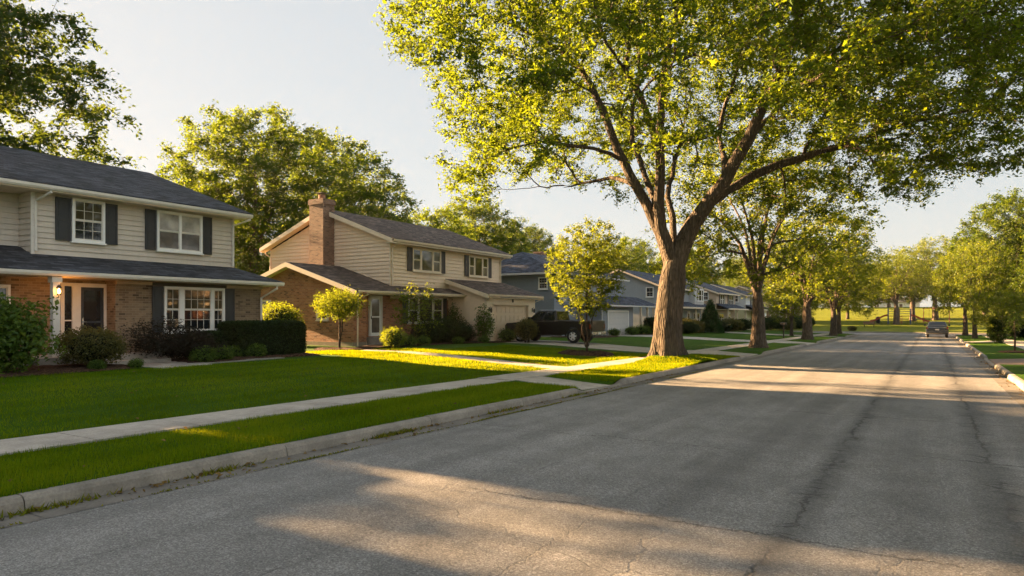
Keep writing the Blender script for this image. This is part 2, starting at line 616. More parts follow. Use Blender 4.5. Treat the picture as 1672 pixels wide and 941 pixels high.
def raw_mesh(name, V, Fc, mats, smooth=False, tint=None, mi=None):
    """fast mesh from numpy; Fc an (n,3) or (n,4) array"""
    me = bpy.data.meshes.new(name)
    k = Fc.shape[1]
    me.vertices.add(len(V)); me.vertices.foreach_set('co', np.ascontiguousarray(V, dtype=np.float32).ravel())
    me.loops.add(Fc.size); me.loops.foreach_set('vertex_index', np.ascontiguousarray(Fc, dtype=np.int32).ravel())
    me.polygons.add(len(Fc))
    me.polygons.foreach_set('loop_start', np.arange(0, Fc.size, k, dtype=np.int32))
    for q in mats:
        me.materials.append(M[q])
    if mi is not None:
        me.polygons.foreach_set('material_index', mi)
    me.update(calc_edges=True)
    me.polygons.foreach_set('use_smooth', np.full(len(Fc), smooth))
    if tint is not None:
        a = me.attributes.new('tint', 'FLOAT', 'POINT')
        a.data.foreach_set('value', np.ascontiguousarray(tint, dtype=np.float32))
    return me


def link(name, me, parent=None):
    o = bpy.data.objects.new(name, me); COL.objects.link(o)
    if parent is not None:
        o.parent = parent
    return o


def tag(o, label, cat, group=None):
    o['label'] = label; o['category'] = cat
    if group:
        o['group'] = group
    return o


def struct(o, kind='structure', label=None):
    o['kind'] = kind
    if label:
        o['label'] = label
    return o


def thing(name, label, cat, loc=(0, 0, 0), group=None, rz=0):
    o = bpy.data.objects.new(name, None)
    o.empty_display_size = .2
    COL.objects.link(o)
    o.location = loc; o.rotation_euler = (0, 0, rz)
    ORG[o.name] = tuple(loc)
    return tag(o, label, cat, group)


def dup(root, loc, rz=0, scale=1, label=None, group=None):
    r = root.copy(); COL.objects.link(r)
    r.location = loc; r.rotation_euler = (0, 0, rz)
    r.scale = scale if hasattr(scale, '__len__') else (scale,) * 3
    if label:
        r['label'] = label
    if group:
        r['group'] = group
    for ch in list(root.children):
        c = ch.copy(); COL.objects.link(c); c.parent = r
        for g in ch.children:
            d = g.copy(); COL.objects.link(d); d.parent = c
    return r


# ------------------------------------------------------------------ foliage
def leaf_cloud(centres, sizes, rs, up=.7, droop=.25, wide=.62, tint0=None, fold=.18):
    """one folded leaf (two triangles) per centre"""
    n = len(centres)
    nrm = rs.normal(size=(n, 3)); nrm[:, 2] = np.abs(nrm[:, 2]) + up
    nrm /= np.linalg.norm(nrm, axis=1)[:, None]
    ax = rs.normal(size=(n, 3)); ax[:, 2] -= droop
    ax -= nrm * (ax * nrm).sum(1)[:, None]
    ax /= np.linalg.norm(ax, axis=1)[:, None] + 1e-9
    sd = np.cross(nrm, ax)
    s = sizes[:, None]
    base = centres - ax * s * .5
    tip = centres + ax * s * .5
    l = centres + sd * s * wide * .5 + nrm * s * fold - ax * s * .05
    r = centres - sd * s * wide * .5 + nrm * s * fold - ax * s * .05
    V = np.stack([base, l, tip, r], 1).reshape(-1, 3)
    i = np.arange(n)[:, None] * 4
    Fc = np.concatenate([i + np.array([[0, 1, 2]]), i + np.array([[0, 2, 3]])], 0)
    t = np.clip((rs.beta(2, 2, n) if tint0 is None else tint0 + rs.normal(0, .16, n)), 0, 1)
    return V, Fc, np.repeat(t, 4)


def ell_sample(n, c, rad, rs, p=2.0, lumps=None, zmin=None):
    out = []
    tot = 0
    while tot < n:
        d = rs.normal(size=(n * 2, 3)); d /= np.linalg.norm(d, axis=1)[:, None]
        r = rs.random(n * 2) ** (1 / p)
        if lumps is not None:
            k = np.ones(len(d))
            for (dv, a, w) in lumps:
                k += a * np.exp((d @ dv - 1) * w)
            r = r * k
        q = np.array(c) + d * r[:, None] * np.array(rad)
        if zmin is not None:
            q = q[q[:, 2] > zmin]
        out.append(q); tot += len(q)
    return np.concatenate(out)[:n]


def mk_lumps(rs, n=9, amp=.3, w=7):
    L = []
    for i in range(n):
        d = rs.normal(size=3); d /= np.linalg.norm(d)
        L.append((d, rs.uniform(-.6 * amp, amp), w))
    return L


def thin(pts, dmin):
    keep = np.empty_like(pts); k = 0
    for p in pts:
        if k == 0 or np.min(((keep[:k] - p) ** 2).sum(1)) > dmin * dmin:
            keep[k] = p; k += 1
    return keep[:k].copy()


def grow_tree(chains, targets, rs, trunk_r, tip_r=.010, step=.45, leaf_n=10, leaf_s=.16, spread=.26, sag=.1,
              tip_len=1.5, spurs=3.0, spur_len=.6, sides=(12, 8, 5, 3), flare=.7, flare_h=.45, lobes=7, up=.7, leaf_sd=.25):
    """chains: list of (parent_chain_index or None, parent_t, [points]) explicit limbs; targets: twig ends.
    returns (trunk V, F quads), (leaf V, F, tint)"""
    P, par = [], []
    ends = []
    rmin = []
    for ci, item in enumerate(chains):
        pc, pts = item[:2]
        r0 = item[2] if len(item) > 2 else 0
        pts = [np.array(p, float) for p in pts]
        if pc is None:
            prev = -1
        else:
            d = [np.linalg.norm(P[j] - pts[0]) for j in ends[pc]]
            prev = ends[pc][int(np.argmin(d))]
            pts = [P[prev]] + pts[1:]
        idx = []
        # resample with a spline-ish smooth polyline
        dense = []
        for i in range(len(pts) - 1):
            p0 = pts[max(i - 1, 0)]; p1 = pts[i]; p2 = pts[i + 1]; p3 = pts[min(i + 2, len(pts) - 1)]
            k = max(2, int(np.linalg.norm(p2 - p1) / step))
            for j in range(k):
                t = j / k
                dense.append(.5 * ((2 * p1) + (-p0 + p2) * t + (2 * p0 - 5 * p1 + 4 * p2 - p3) * t * t + (-p0 + 3 * p1 - 3 * p2 + p3) * t ** 3))
        dense.append(pts[-1])
        if pc is not None:
            dense = dense[1:]
        nd_ = len(dense)
        for qi, q in enumerate(dense):
            rmin.append(r0 * (1 - (.2 if pc is None else .86) * (qi / nd_) ** .8))
            P.append(q + (rs.normal(0, .02, 3) if pc is not None else 0)); par.append(prev); prev = len(P) - 1; idx.append(prev)
        ends.append(idx)
    P = [np.array(p) for p in P]
    base = P[0]
    fork = P[ends[0][-1]]
    n0 = len(P)
    cap = n0 + int(len(targets) * 30)
    A = np.zeros((cap, 3)); A[:n0] = P
    plen = np.zeros(cap)
    pr = list(par)
    D = np.zeros((cap, 3))
    for i in range(n0):
        if pr[i] >= 0:
            dd = A[i] - A[pr[i]]; L = np.linalg.norm(dd)
            plen[i] = plen[pr[i]] + L; D[i] = dd / (L + 1e-9)
        else:
            D[i] = (0, 0, 1)
    n = n0
    order = np.argsort(((targets - fork) ** 2).sum(1) + rs.normal(0, 2, len(targets)))
    trunk_n = len(ends[0])
    leafpts, leafw = [], []
    first = max(0, int(trunk_n * .75))
    for ti in order:
        t = targets[ti]
        v = t - A[first:n]
        dist = np.sqrt((v ** 2).sum(1)) + 1e-9
        cosv = (v * D[first:n]).sum(1) / dist
        cost = dist * (1.55 - .55 * cosv) + .22 * plen[first:n] + np.maximum(0, A[first:n, 2] - t[2]) * .25
        j = int(np.argmin(cost)) + first
        d = dist[j - first]
        k = max(2, min(24, int(d / step) + 1))
        p0, p3 = A[j].copy(), t
        c1 = p0 + D[j] * d * .3 + np.array((0, 0, .08 * d))
        c2 = t - (t - p0) * .3 + np.array((0, 0, sag * d))
        prev = j
        jit = rs.normal(0, .035, (k + 1, 3)) * min(1.5, d * .5)
        for q in range(1, k + 1):
            s = q / k
            pt = (1 - s) ** 3 * p0 + 3 * (1 - s) ** 2 * s * c1 + 3 * (1 - s) * s * s * c2 + s ** 3 * p3 + jit[q]
            if n >= cap:
                break
            A[n] = pt; pr.append(prev)
            dd = A[n] - A[prev]; L = np.linalg.norm(dd)
            plen[n] = plen[prev] + L; D[n] = dd / (L + 1e-9)
            prev = n; n += 1
            if (1 - s) * d < tip_len:
                leafpts.append(pt); leafw.append(.5 + .8 * s)
        if n >= cap:
            break
    A = A[:n]; D = D[:n]; pr = np.array(pr[:n])
    # pipe model
    cnt = np.zeros(n); child = np.bincount(pr[pr >= 0], minlength=n)
    cnt[child == 0] = 1
    for i in range(n - 1, 0, -1):
        if pr[i] >= 0:
            cnt[pr[i]] += cnt[i]
    root = cnt[0]
    p = math.log(trunk_r / tip_r) / math.log(max(root, 2))
    rad = tip_r * np.maximum(cnt, 1) ** p
    rm = np.array(rmin)
    rad[:n0] = np.where(rm > 0, np.clip(rad[:n0], rm * .85, rm * 1.12 + .012), rad[:n0])
    for i in range(n0, n):          # no twig thicker than the limb that carries it
        rad[i] = min(rad[i], rad[pr[i]] * .92)
    # chains for sweeping: main child is the heaviest
    best = -np.ones(n, int); bw = np.zeros(n)
    for i in range(1, n):
        q = pr[i]
        if q >= 0 and cnt[i] > bw[q]:
            bw[q] = cnt[i]; best[q] = i
    V, Fq = [], []
    vb = 0
    starts = [0] + [i for i in range(1, n) if pr[i] >= 0 and best[pr[i]] != i]
    for s0 in starts:
        seq = [s0]
        while best[seq[-1]] >= 0:
            seq.append(best[seq[-1]])
        if pr[s0] >= 0:
            seq = [pr[s0]] + seq
        pts = A[seq]; rr = rad[seq].copy()
        if pr[s0] >= 0 and len(rr) > 1:
            rr[0] = min(rr[0], rr[1] * 1.25)
        else:
            for _ in range(6):
                rr[1:-1] = (rr[:-2] + 2 * rr[1:-1] + rr[2:]) / 4
        mx = rr.max()
        ns = sides[0] if mx > .2 else sides[1] if mx > .07 else sides[2] if mx > .025 else sides[3]
        if s0 == 0:
            ns = max(ns, sides[0] * 2)
        T = np.gradient(pts, axis=0) if len(pts) > 1 else np.array([[0, 0, 1.]])
        T /= np.linalg.norm(T, axis=1)[:, None] + 1e-9
        ref = np.array((1.0, .2, .1))
        a = np.cross(T, ref); bad = np.linalg.norm(a, axis=1) < .15
        a[bad] = np.cross(T[bad], (0, 1, 0)); a /= np.linalg.norm(a, axis=1)[:, None]
        b = np.cross(T, a)
        ang = 2 * math.pi * np.arange(ns) / ns
        Rr = np.repeat(rr[:, None], ns, 1)
        if s0 == 0:
            h = pts[:, 2] - base[2]
            fl = flare * np.exp(-h / flare_h)
            lob = (.65 + .55 * np.cos(ang * lobes + .7) * .6 + .3 * np.cos(ang * 3 + 2))
            Rr = Rr * (1 + fl[:, None] * lob[None, :])
            Rr *= 1 + .035 * np.cos(ang * 5 + 1)[None, :] + .03 * np.cos(ang * 9)[None, :] * np.cos(h * 2)[:, None] + rs.normal(0, .012, Rr.shape)
        ring = pts[:, None, :] + Rr[:, :, None] * (np.cos(ang)[None, :, None] * a[:, None, :] + np.sin(ang)[None, :, None] * b[:, None, :])
        m = len(pts)
        V.append(ring.reshape(-1, 3))
        i0 = np.arange(m - 1)[:, None] * ns; k0 = np.arange(ns)[None, :]; k1 = (k0 + 1) % ns
        f = np.stack([i0 + k0, i0 + k1, i0 + ns + k1, i0 + ns + k0], -1).reshape(-1, 4) + vb
        Fq.append(f); vb += m * ns
    V = np.concatenate(V); Fq = np.concatenate(Fq)
    lp = np.array(leafpts); lw = np.array(leafw)
    # leafy spurs: short side twigs with the leaves strung along them
    ns_ = rs.poisson(spurs * lw)
    sb = np.repeat(lp, ns_, 0)
    sd = rs.normal(size=(len(sb), 3)); sd /= np.linalg.norm(sd, axis=1)[:, None]
    out = sb - fork; out /= np.linalg.norm(out, axis=1)[:, None] + 1e-6
    sd = sd + out * .55; sd[:, 2] = sd[:, 2] * .75 - .05
    sd /= np.linalg.norm(sd, axis=1)[:, None]
    sl_ = spur_len * np.clip(rs.normal(1, .35, len(sb)), .35, 1.8)
    se = sb + sd * sl_[:, None]; se[:, 2] -= .12 * sl_ * sl_
    reps = rs.poisson(leaf_n / max(spurs, 1), len(sb)) + 1
    tt = rs.random(reps.sum()) ** .75
    idx = np.repeat(np.arange(len(sb)), reps)
    cen = sb[idx] + (se - sb)[idx] * tt[:, None] + rs.normal(0, spread, (len(idx), 3)) * np.array((1, 1, .8))
    clump = np.repeat(np.repeat(rs.normal(.46, .17, len(lp)), ns_) + rs.normal(0, .08, len(sb)), reps)
    sizes = leaf_s * np.clip(rs.normal(1, leaf_sd, len(cen)), .4, 1.9) * (1.15 - .4 * tt)
    LV, LF, Lt = leaf_cloud(cen, sizes, rs, up=up, tint0=clump)
    wv = np.cross(sd, (0.3, .5, .8)); wv /= np.linalg.norm(wv, axis=1)[:, None] + 1e-6
    tw_ = spur_len * .011
    SV = np.stack([sb - wv * tw_, sb + wv * tw_, se + wv * tw_ * .5, se - wv * tw_ * .5], 1).reshape(-1, 3)
    SF = np.arange(len(sb) * 4).reshape(-1, 4) + len(V)
    return (np.concatenate([V, SV]), np.concatenate([Fq, SF])), (LV, LF, Lt)


def tree_meshes(name, bark, leaf, *a, **k):
    (V, Fq), (LV, LF, Lt) = grow_tree(*a, **k)
    return raw_mesh(name + '_wood', V, Fq, [bark], True), raw_mesh(name + '_leaves', LV, LF, [leaf], False, Lt)


def place_tree(name, meshes, loc, label, group=None, rz=0, scale=1):
    t = thing(name, label, 'tree', loc, group, rz)
    t.scale = scale if hasattr(scale, '__len__') else (scale,) * 3
    link('trunk', meshes[0], t); link('crown', meshes[1], t)
    return t


def vase_tree(seed, h, trunk_h, trunk_r, rad, c_z, r_z, nl=6, ntar=330, dmin=.75, leaf='elm_leaf', bark='grey_bark', zmin=None, leaf_n=19, leaf_s=.19, lean=(0, 0), **kw):
    rs = np.random.RandomState(seed)
    tr = [(0, 0, -.15), (.02, .0, trunk_h * .35), (.05 + lean[0] * .3, .04, trunk_h * .75), (lean[0] * .6, .05 + lean[1] * .6, trunk_h)]
    ch = [(None, tr)]
    for i in range(nl):
        a = 2 * math.pi * (i + rs.uniform(-.3, .3)) / nl
        rr = rad * rs.uniform(.35, .7); hz = c_z + r_z * rs.uniform(.15, .7)
        st = np.array((lean[0] * .6, .05 + lean[1] * .6, trunk_h * rs.uniform(.8, 1.0)))
        e = np.array((math.cos(a) * rr, math.sin(a) * rr, hz))
        mid = st + (e - st) * .45 + np.array((-math.cos(a) * rr * .1, -math.sin(a) * rr * .1, .08 * h))
        ch.append((0, [st, mid, e], trunk_r * rs.uniform(.42, .6)))
    tg = ell_sample(ntar * 4, (lean[0], lean[1], c_z), (rad, rad, r_z), rs, 2.4, mk_lumps(rs, 12, .34, 8), zmin)
    zl_ = c_z - r_z
    tg = tg[np.hypot(tg[:, 0], tg[:, 1]) > .62 * rad * np.clip(1.15 - (tg[:, 2] - zl_) / (1.5 * r_z), 0, 1)]
    tg = thin(tg, dmin)[:ntar]
    return tree_meshes('street_tree', bark, leaf, ch, tg, rs, trunk_r, leaf_n=leaf_n, leaf_s=leaf_s, spread=.10, spurs=3.2, spur_len=.6, **kw)


def leader_tree(seed, h, trunk_r, rad, c_z, r_z, ntar=380, dmin=.9, leaf='maple_leaf', bark='grey_bark', zmin=1.5, leaf_n=11, leaf_s=.24, first=.25, **kw):
    rs = np.random.RandomState(seed)
    tr = [(0, 0, -.2)] + [(rs.normal(0, .12), rs.normal(0, .12), h * t) for t in (.25, .5, .72, .9)]
    ch = [(None, tr)]
    for i in range(9):
        a = i * 2.4 + rs.uniform(-.3, .3)
        z = h * (first + .06 * i)
        rr = rad * rs.uniform(.45, .75) * (1 - .04 * i)
        st = np.array((0, 0, z)); e = np.array((math.cos(a) * rr, math.sin(a) * rr, min(z + h * rs.uniform(.12, .24), h * .92)))
        ch.append((0, [st, st + (e - st) * .5 + np.array((0, 0, -.02 * h)), e]))
    tg = ell_sample(ntar * 4, (0, 0, c_z), (rad, rad, r_z), rs, 2.3, mk_lumps(rs, 16, .42, 10), zmin)
    tg = thin(tg, dmin)[:ntar]
    return tree_meshes('yard_tree', bark, leaf, ch, tg, rs, trunk_r, leaf_n=leaf_n, leaf_s=leaf_s, spread=.13, spurs=3.6, spur_len=.85, tip_len=2.0, **kw)


def bush_meshes(seed, shape, size, leaf, n, leaf_s=.07, shell=.22, stems=True, core=.78, rough=.07, up=.5, zoff=0.0, bark='twig_bark', tint=None):
    """shape ball / box / cone / spray; size = (rx, ry, h)"""
    rs = np.random.RandomState(seed)
    rx, ry, h = size
    k = n * 3
    if shape == 'box':
        q = rs.uniform(-1, 1, (k, 3))
        fc = rs.randint(0, 6, k)
        for i in range(k):
            pass
        axis = fc % 3; sg = np.where(fc < 3, 1.0, -1.0)
        depth = 1 - np.abs(rs.normal(0, shell * .35, k))
        q[np.arange(k), axis] = sg * depth
        pc = np.sign(q) * np.minimum(np.abs(q), .97)
        # rounded edges
        nn = (np.abs(pc) ** 7).sum(1) ** (1 / 7)
        q = pc / np.maximum(nn, 1)[:, None] * np.where(nn > 1, 1, 1)[:, None]
        P = np.stack([q[:, 0] * rx, q[:, 1] * ry, (q[:, 2] + 1) * .5 * h], 1)
    elif shape == 'cone':
        z = 1 - np.sqrt(rs.random(k)); a = rs.random(k) * 2 * math.pi
        r = (1 - z) ** .75 * (1 - np.abs(rs.normal(0, shell * .5, k))) * (1 + .08 * np.sin(a * 7 + z * 15))
        P = np.stack([r * np.cos(a) * rx, r * np.sin(a) * ry, z * h], 1)
    else:
        d = rs.normal(size=(k, 3)); d /= np.linalg.norm(d, axis=1)[:, None]
        L = mk_lumps(rs, 14 if shape == 'ball' else 26, .30 if shape == 'ball' else .75, 12)
        s = np.ones(k)
        for (dv, am, w) in L:
            s += am * np.exp((d @ dv - 1) * w * (1 if shape == 'ball' else 1.6))
        r = s * (1 - np.abs(rs.normal(0, shell if shape == 'ball' else .36, k)))
        P = np.stack([d[:, 0] * r * rx, d[:, 1] * r * ry, h * .52 + d[:, 2] * r * h * .48], 1)
    P += rs.normal(0, rough, P.shape)
    P = P[P[:, 2] > .03][:n]
    P[:, 2] += zoff
    V, Fc, t = leaf_cloud(P, leaf_s * np.clip(rs.normal(1, .28, len(P)), .5, 1.8), rs, up=up, tint0=tint)
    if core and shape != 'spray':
        # solid dark core in place of inner twigs, added to keep light out
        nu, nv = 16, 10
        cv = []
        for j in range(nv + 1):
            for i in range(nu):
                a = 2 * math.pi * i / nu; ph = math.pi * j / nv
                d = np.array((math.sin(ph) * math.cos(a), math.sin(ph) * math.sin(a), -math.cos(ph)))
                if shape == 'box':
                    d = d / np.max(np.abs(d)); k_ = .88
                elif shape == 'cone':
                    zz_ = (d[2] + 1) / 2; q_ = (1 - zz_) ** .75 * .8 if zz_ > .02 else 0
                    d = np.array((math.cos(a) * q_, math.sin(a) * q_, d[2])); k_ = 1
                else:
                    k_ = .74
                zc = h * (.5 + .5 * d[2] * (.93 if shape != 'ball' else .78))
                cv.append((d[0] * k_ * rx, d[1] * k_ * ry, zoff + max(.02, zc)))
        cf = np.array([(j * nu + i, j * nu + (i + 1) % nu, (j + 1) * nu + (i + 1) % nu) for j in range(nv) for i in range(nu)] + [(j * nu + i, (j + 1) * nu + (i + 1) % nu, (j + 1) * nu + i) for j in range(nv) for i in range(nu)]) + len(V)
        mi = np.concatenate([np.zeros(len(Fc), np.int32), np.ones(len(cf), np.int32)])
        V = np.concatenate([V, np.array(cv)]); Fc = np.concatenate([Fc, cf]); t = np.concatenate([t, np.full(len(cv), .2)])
        me = raw_mesh('bush_leaves', V, Fc, [leaf, 'dark_core'], False, t, mi)
    else:
        me = raw_mesh('bush_leaves', V, Fc, [leaf], False, t)
    st = None
    if stems:
        b = MB()
        for i in range(11):
            a = rs.uniform(0, 2 * math.pi); rr = rs.uniform(.3, .85)
            e = np.array((math.cos(a) * rr * rx, math.sin(a) * rr * ry, zoff + h * rs.uniform(.5, .88)))
            s0 = np.array((rs.normal(0, .06), rs.normal(0, .06), -.05))
            b.tube([s0, s0 * .6 + e * .4 + np.array((0, 0, .1 * h)), e], [.022, .016, .006], 5)
        st = bpy.data.meshes.new('bush_stems')
        st.from_pydata(b.v, [], b.f); st.materials.append(M[bark])
    return me, st


def bush(name, label, cat, loc, meshes, group=None, rz=0, scale=1):
    t = thing(name, label, cat, loc, group, rz)
    t.scale = scale if hasattr(scale, '__len__') else (scale,) * 3
    link('foliage', meshes[0], t)
    if meshes[1] is not None:
        link('stem', meshes[1], t)
    return t

# ================================================================== SETTING
def grid_mesh(name, xs_fn, ys, zf, mat, kind='structure', label=None, dz=0.0):
    cols = len(xs_fn(ys[0]))
    V = []
    for y in ys:
        xs = np.array(xs_fn(y), float)
        V.append(np.stack([xs, np.full(cols, y), zf(xs, np.full(cols, y)) + dz], 1))
    V = np.concatenate(V)
    i = (np.arange(len(ys) - 1)[:, None] * cols + np.arange(cols - 1)[None, :]).reshape(-1)
    Fc = np.stack([i, i + 1, i + cols + 1, i + cols], 1)
    me = raw_mesh(name, V, Fc, [mat], True)
    o = link(name, me)
    return struct(o, kind, label)


# base ground to the horizon
g = MB(); g.quad((-1500, -1500, -1.2), (1500, -1500, -1.2), (1500, 1500, -1.2), (-1500, 1500, -1.2))
struct(g.build('ground', 'turf'), label='grassy ground stretching away to the horizon')


def kl(y):      # inner edge of the left kerb
    return -7.26 if y <= 84 else -7.26 - (4 - math.sqrt(max(0, 16 - (y - 84) ** 2)))


def kr(y):
    return 2.11 if y <= 85 else 2.11 + (3 - math.sqrt(max(0, 9 - (y - 85) ** 2)))


ys = sorted(set([-60, -40] + list(np.arange(-24, 46, .4)) + list(np.arange(46, 83.9, .8)) + [84, 84.5, 85, 85.5, 86, 86.5, 87, 87.4, 87.7, 87.9, 87.99]))
cl = list(np.linspace(0, 1, 9))


def xl(y):
    k = kl(y)
    inner = [k + (-9.4 - k) * t for t in cl] if k > -9.4 else [k] * 9
    a = inner[-1]
    outer = [-9.9, -10.5, -12, -13.5, -15, -17, -19, -20.5, -24, -30, -40, -60, -120, -400]
    return [max(min(q, k), q) if q > k else q for q in inner] + [min(q, k) for q in outer]


grid_mesh('lawn', xl, ys, z_left, 'turf', label='mown front lawns and verge left of the street')


def xr(y):
    k = kr(y)
    return [max(k, q) for q in (2.11, 2.5, 3, 3.5, 4.2, 5, 5.6, 7, 9, 12, 16, 20, 40, 120, 400)]


grid_mesh('lawn', xr, ys, z_right, 'turf', label='mown lawn and verge right of the street')
yp = list(np.arange(98.15, 130, 1.5)) + list(np.arange(131, 215, 4)) + [230, 260, 320, 400, 700]
grid_mesh('park_lawn', lambda y: [-500, -200, -100, -60, -40, -30, -20, -14, -8, -4, 0, 4, 8, 14, 20, 30, 40, 60, 100, 200, 500], yp, z_park, 'park_turf', label='sunlit park lawn rising beyond the end of the street')

# road with the cross street at its end
rd = MB()
yy = [-60] + list(np.arange(-24, 84.1, 2)) + [86, 88]
for i in range(len(yy) - 1):
    a, b = yy[i], yy[i + 1]
    ex = 0 if b <= 84 else 4.2
    rd.quad((-7.1 - (0 if a < 84 else 4.2), a, z_road(a)), (1.95 + (0 if a < 84 else 3.2), a, z_road(a)), (1.95 + (0 if b < 84.1 else 3.2), b, z_road(b)), (-7.1 - (0 if b < 84.1 else 4.2), b, z_road(b)))
rd.quad((-16, 88, -.44), (400, 88, -.44), (400, 98, -.44), (-16, 98, -.44))
struct(rd.build('road', 'asphalt', recalc=False), label='worn grey asphalt street with long cracks')


def kerb(path, side, drops=()):
    """path: list of (x, y); verge lies on the `side` (+1 = left of travel)"""
    kb = MB(); gt = MB()
    prof = [(0.0, -.06), (0.0, .012), (.018, .105), (.05, .142), (.085, .15), (.165, .15), (.165, -.1)]
    dense = []
    for i in range(len(path) - 1):
        a, b = np.array(path[i]), np.array(path[i + 1]); L = np.linalg.norm(b - a)
        k = max(1, int(round(L / .5))); dense += [a + (b - a) * j / k for j in range(k)]
    dense.append(np.array(path[-1]))
    rs = np.random.RandomState(3)

    def ring(i, shift=0.0):
        p = dense[i]
        t = dense[min(i + 1, len(dense) - 1)] - dense[max(i - 1, 0)]; t = t / np.linalg.norm(t)
        nrm = np.array((-t[1], t[0])) * side
        p = p + t * shift
        z = float(z_road(p[1])) if p[1] < 97 else -.44
        h = 1.0
        for a, b in drops:
            h -= .82 * float(sm((p[1] - a + .5) / .5) * sm((b + .5 - p[1]) / .5))
        return p, nrm, z, max(h, .15)
    step = 6
    for i0 in range(0, len(dense) - 1, step):
        ids = list(range(i0, min(i0 + step, len(dense) - 1) + 1))
        dz = rs.normal(0, .002); dn = rs.normal(0, .002)
        rows, rows2 = [], []
        for q, i in enumerate(ids):
            sh = .006 if q == 0 else (-.006 if q == len(ids) - 1 else 0)
            p, nrm, z, h = ring(i, sh)
            rows.append([(p[0] + nrm[0] * (n + dn), p[1] + nrm[1] * (n + dn), z + (zz * h if zz > 0 else zz) + dz) for n, zz in prof])
            rows2.append([(p[0] + nrm[0] * n, p[1] + nrm[1] * n, z + zz) for n, zz in ((-.38, .004), (-.02, .008), (.03, .008))])
        m = len(prof)
        kb.add([v for r_ in rows for v in r_], [(a * m + j, a * m + j + 1, (a + 1) * m + j + 1, (a + 1) * m + j) for a in range(len(rows) - 1) for j in range(m - 1)] + [tuple(range(m)), tuple(range((len(rows) - 1) * m, len(rows) * m))[::-1]])
        gt.add([v for r_ in rows2 for v in r_], [(a * 3 + j, a * 3 + j + 1, (a + 1) * 3 + j + 1, (a + 1) * 3 + j) for a in range(len(rows2) - 1) for j in range(2)])
    return kb, gt


arcl = [(-11.1 + 4 * math.cos(t), 84 + 4 * math.sin(t)) for t in np.linspace(0, math.pi / 2, 10)]
arcr = [(4.95 - 3 * math.cos(t), 85 + 3 * math.sin(t)) for t in np.linspace(0, math.pi / 2, 10)]
for path, side, drops, lb in (([(-7.1, -24)] + arcl + [(-16, 88)], 1, LEFT_DRIVES, 'left concrete kerb running along the verge'),
                              ([(1.95, -24)] + arcr + [(120, 88)], -1, RIGHT_DRIVES, 'right concrete kerb, broken at the driveways'),
                              ([(-16, 98), (120, 98)], 1, (), 'far kerb along the park lawn')):
    kb, gt = kerb(path, side, drops)
    struct(kb.build('kerb', 'kerb_concrete'), label=lb)
    struct(gt.build('gutter_pan', 'gutter_concrete'), label='concrete strip below the ' + lb)


def slab_path(name, p0, p1, w0, w1, zf, mat, lab, dz=.022, joint=1.5, gap=.018, th=.08, curve=None):
    """concrete slabs from p0 to p1 (centre line), width w0..w1"""
    b = MB()
    p0, p1 = np.array(p0, float), np.array(p1, float)
    L = np.linalg.norm(p1 - p0); t = (p1 - p0) / L; n = np.array((-t[1], t[0]))
    k = max(1, int(round(L / joint)))
    rs = np.random.RandomState(int(L * 10))
    for i in range(k):
        a, c = L * i / k + gap / 2, L * (i + 1) / k - gap / 2
        tilt = rs.normal(0, .004)
        sub = max(1, int((c - a) / .5))
        for q in range(sub):
            s0 = a + (c - a) * q / sub; s1 = a + (c - a) * (q + 1) / sub
            pts = []
            for s, sg in ((s0, -1), (s0, 1), (s1, 1), (s1, -1)):
                w = w0 + (w1 - w0) * s / L
                off = curve(s / L) if curve else 0
                p = p0 + t * s + n * (sg * w / 2 + off)
                pts.append((p[0], p[1], zf(p[0], p[1]) + dz + tilt))
            b.prism([(x, y, z - th) for x, y, z in pts], (0, 0, th))
    return struct(b.build(name, mat), label=lab)


ZL = lambda x, y: float(z_left(x, y))
ZLF = lambda x, y: float(z_left(min(x, -9.4), y))
ZR = lambda x, y: float(z_right(x, y))
slab_path('sidewalk', (-9.95, -22), (-9.95, 83.8), 1.08, 1.08, lambda x, y: float(z_left(-9.95, y)) , 'concrete', 'pale concrete sidewalk in front of the houses')
slab_path('sidewalk', (4.85, -22), (4.85, 84), 1.15, 1.15, ZR, 'concrete', 'pale concrete sidewalk beyond the right verge')
slab_path('driveway', (-7.27, 33.2), (-9.41, 33.1), 4.4, 3.9, ZL, 'concrete', 'driveway apron crossing the verge beside the big tree', .02)
slab_path('driveway', (-10.5, 33.1), (-21.9, 35.4), 3.7, 4.6, ZL, 'concrete', 'driveway leading to the cream garage', .021, 2.6)
slab_path('driveway', (-7.27, 52.0), (-9.41, 52.0), 4.4, 4.0, ZL, 'concrete', 'apron of the second driveway', .02)
slab_path('driveway', (-10.5, 52.0), (-21.9, 52.3), 4.0, 4.2, ZL, 'concrete', 'driveway leading to the slate blue house', .021, 2.6)
slab_path('driveway', (-7.27, 72.2), (-21.4, 72.2), 3.4, 3.4, ZL, 'concrete', 'far driveway at the grey house', .025, 2.6)
slab_path('driveway', (2.12, 34.1), (4.2, 34.1), 5.0, 4.8, ZR, 'paver_concrete', 'reddish paved driveway apron on the right', .02)
slab_path('driveway', (5.45, 34.1), (22, 34.1), 4.8, 4.8, ZR, 'paver_concrete', 'reddish paved driveway on the right', .021)
slab_path('driveway', (2.12, 62.5), (22, 62.5), 3.6, 3.6, ZR, 'concrete', 'far driveway on the right', .025)
slab_path('walkway', (-7.27, 15.95), (-9.41, 16.15), 1.5, 1.3, ZL, 'concrete', 'short concrete walk crossing the verge', .02)
slab_path('walkway', (-10.49, 20.1), (-21.2, 21.6), .95, .85, ZL, 'concrete', 'thin walk across the lawn towards the brick wing', .02, 1.2, curve=lambda s: -.55 * math.sin(s * math.pi))
slab_path('walkway', (-21.2, 21.7), (-24.2, 26.3), .9, .9, ZL, 'concrete', 'end of the walk at the second front door', .018, 1.2)
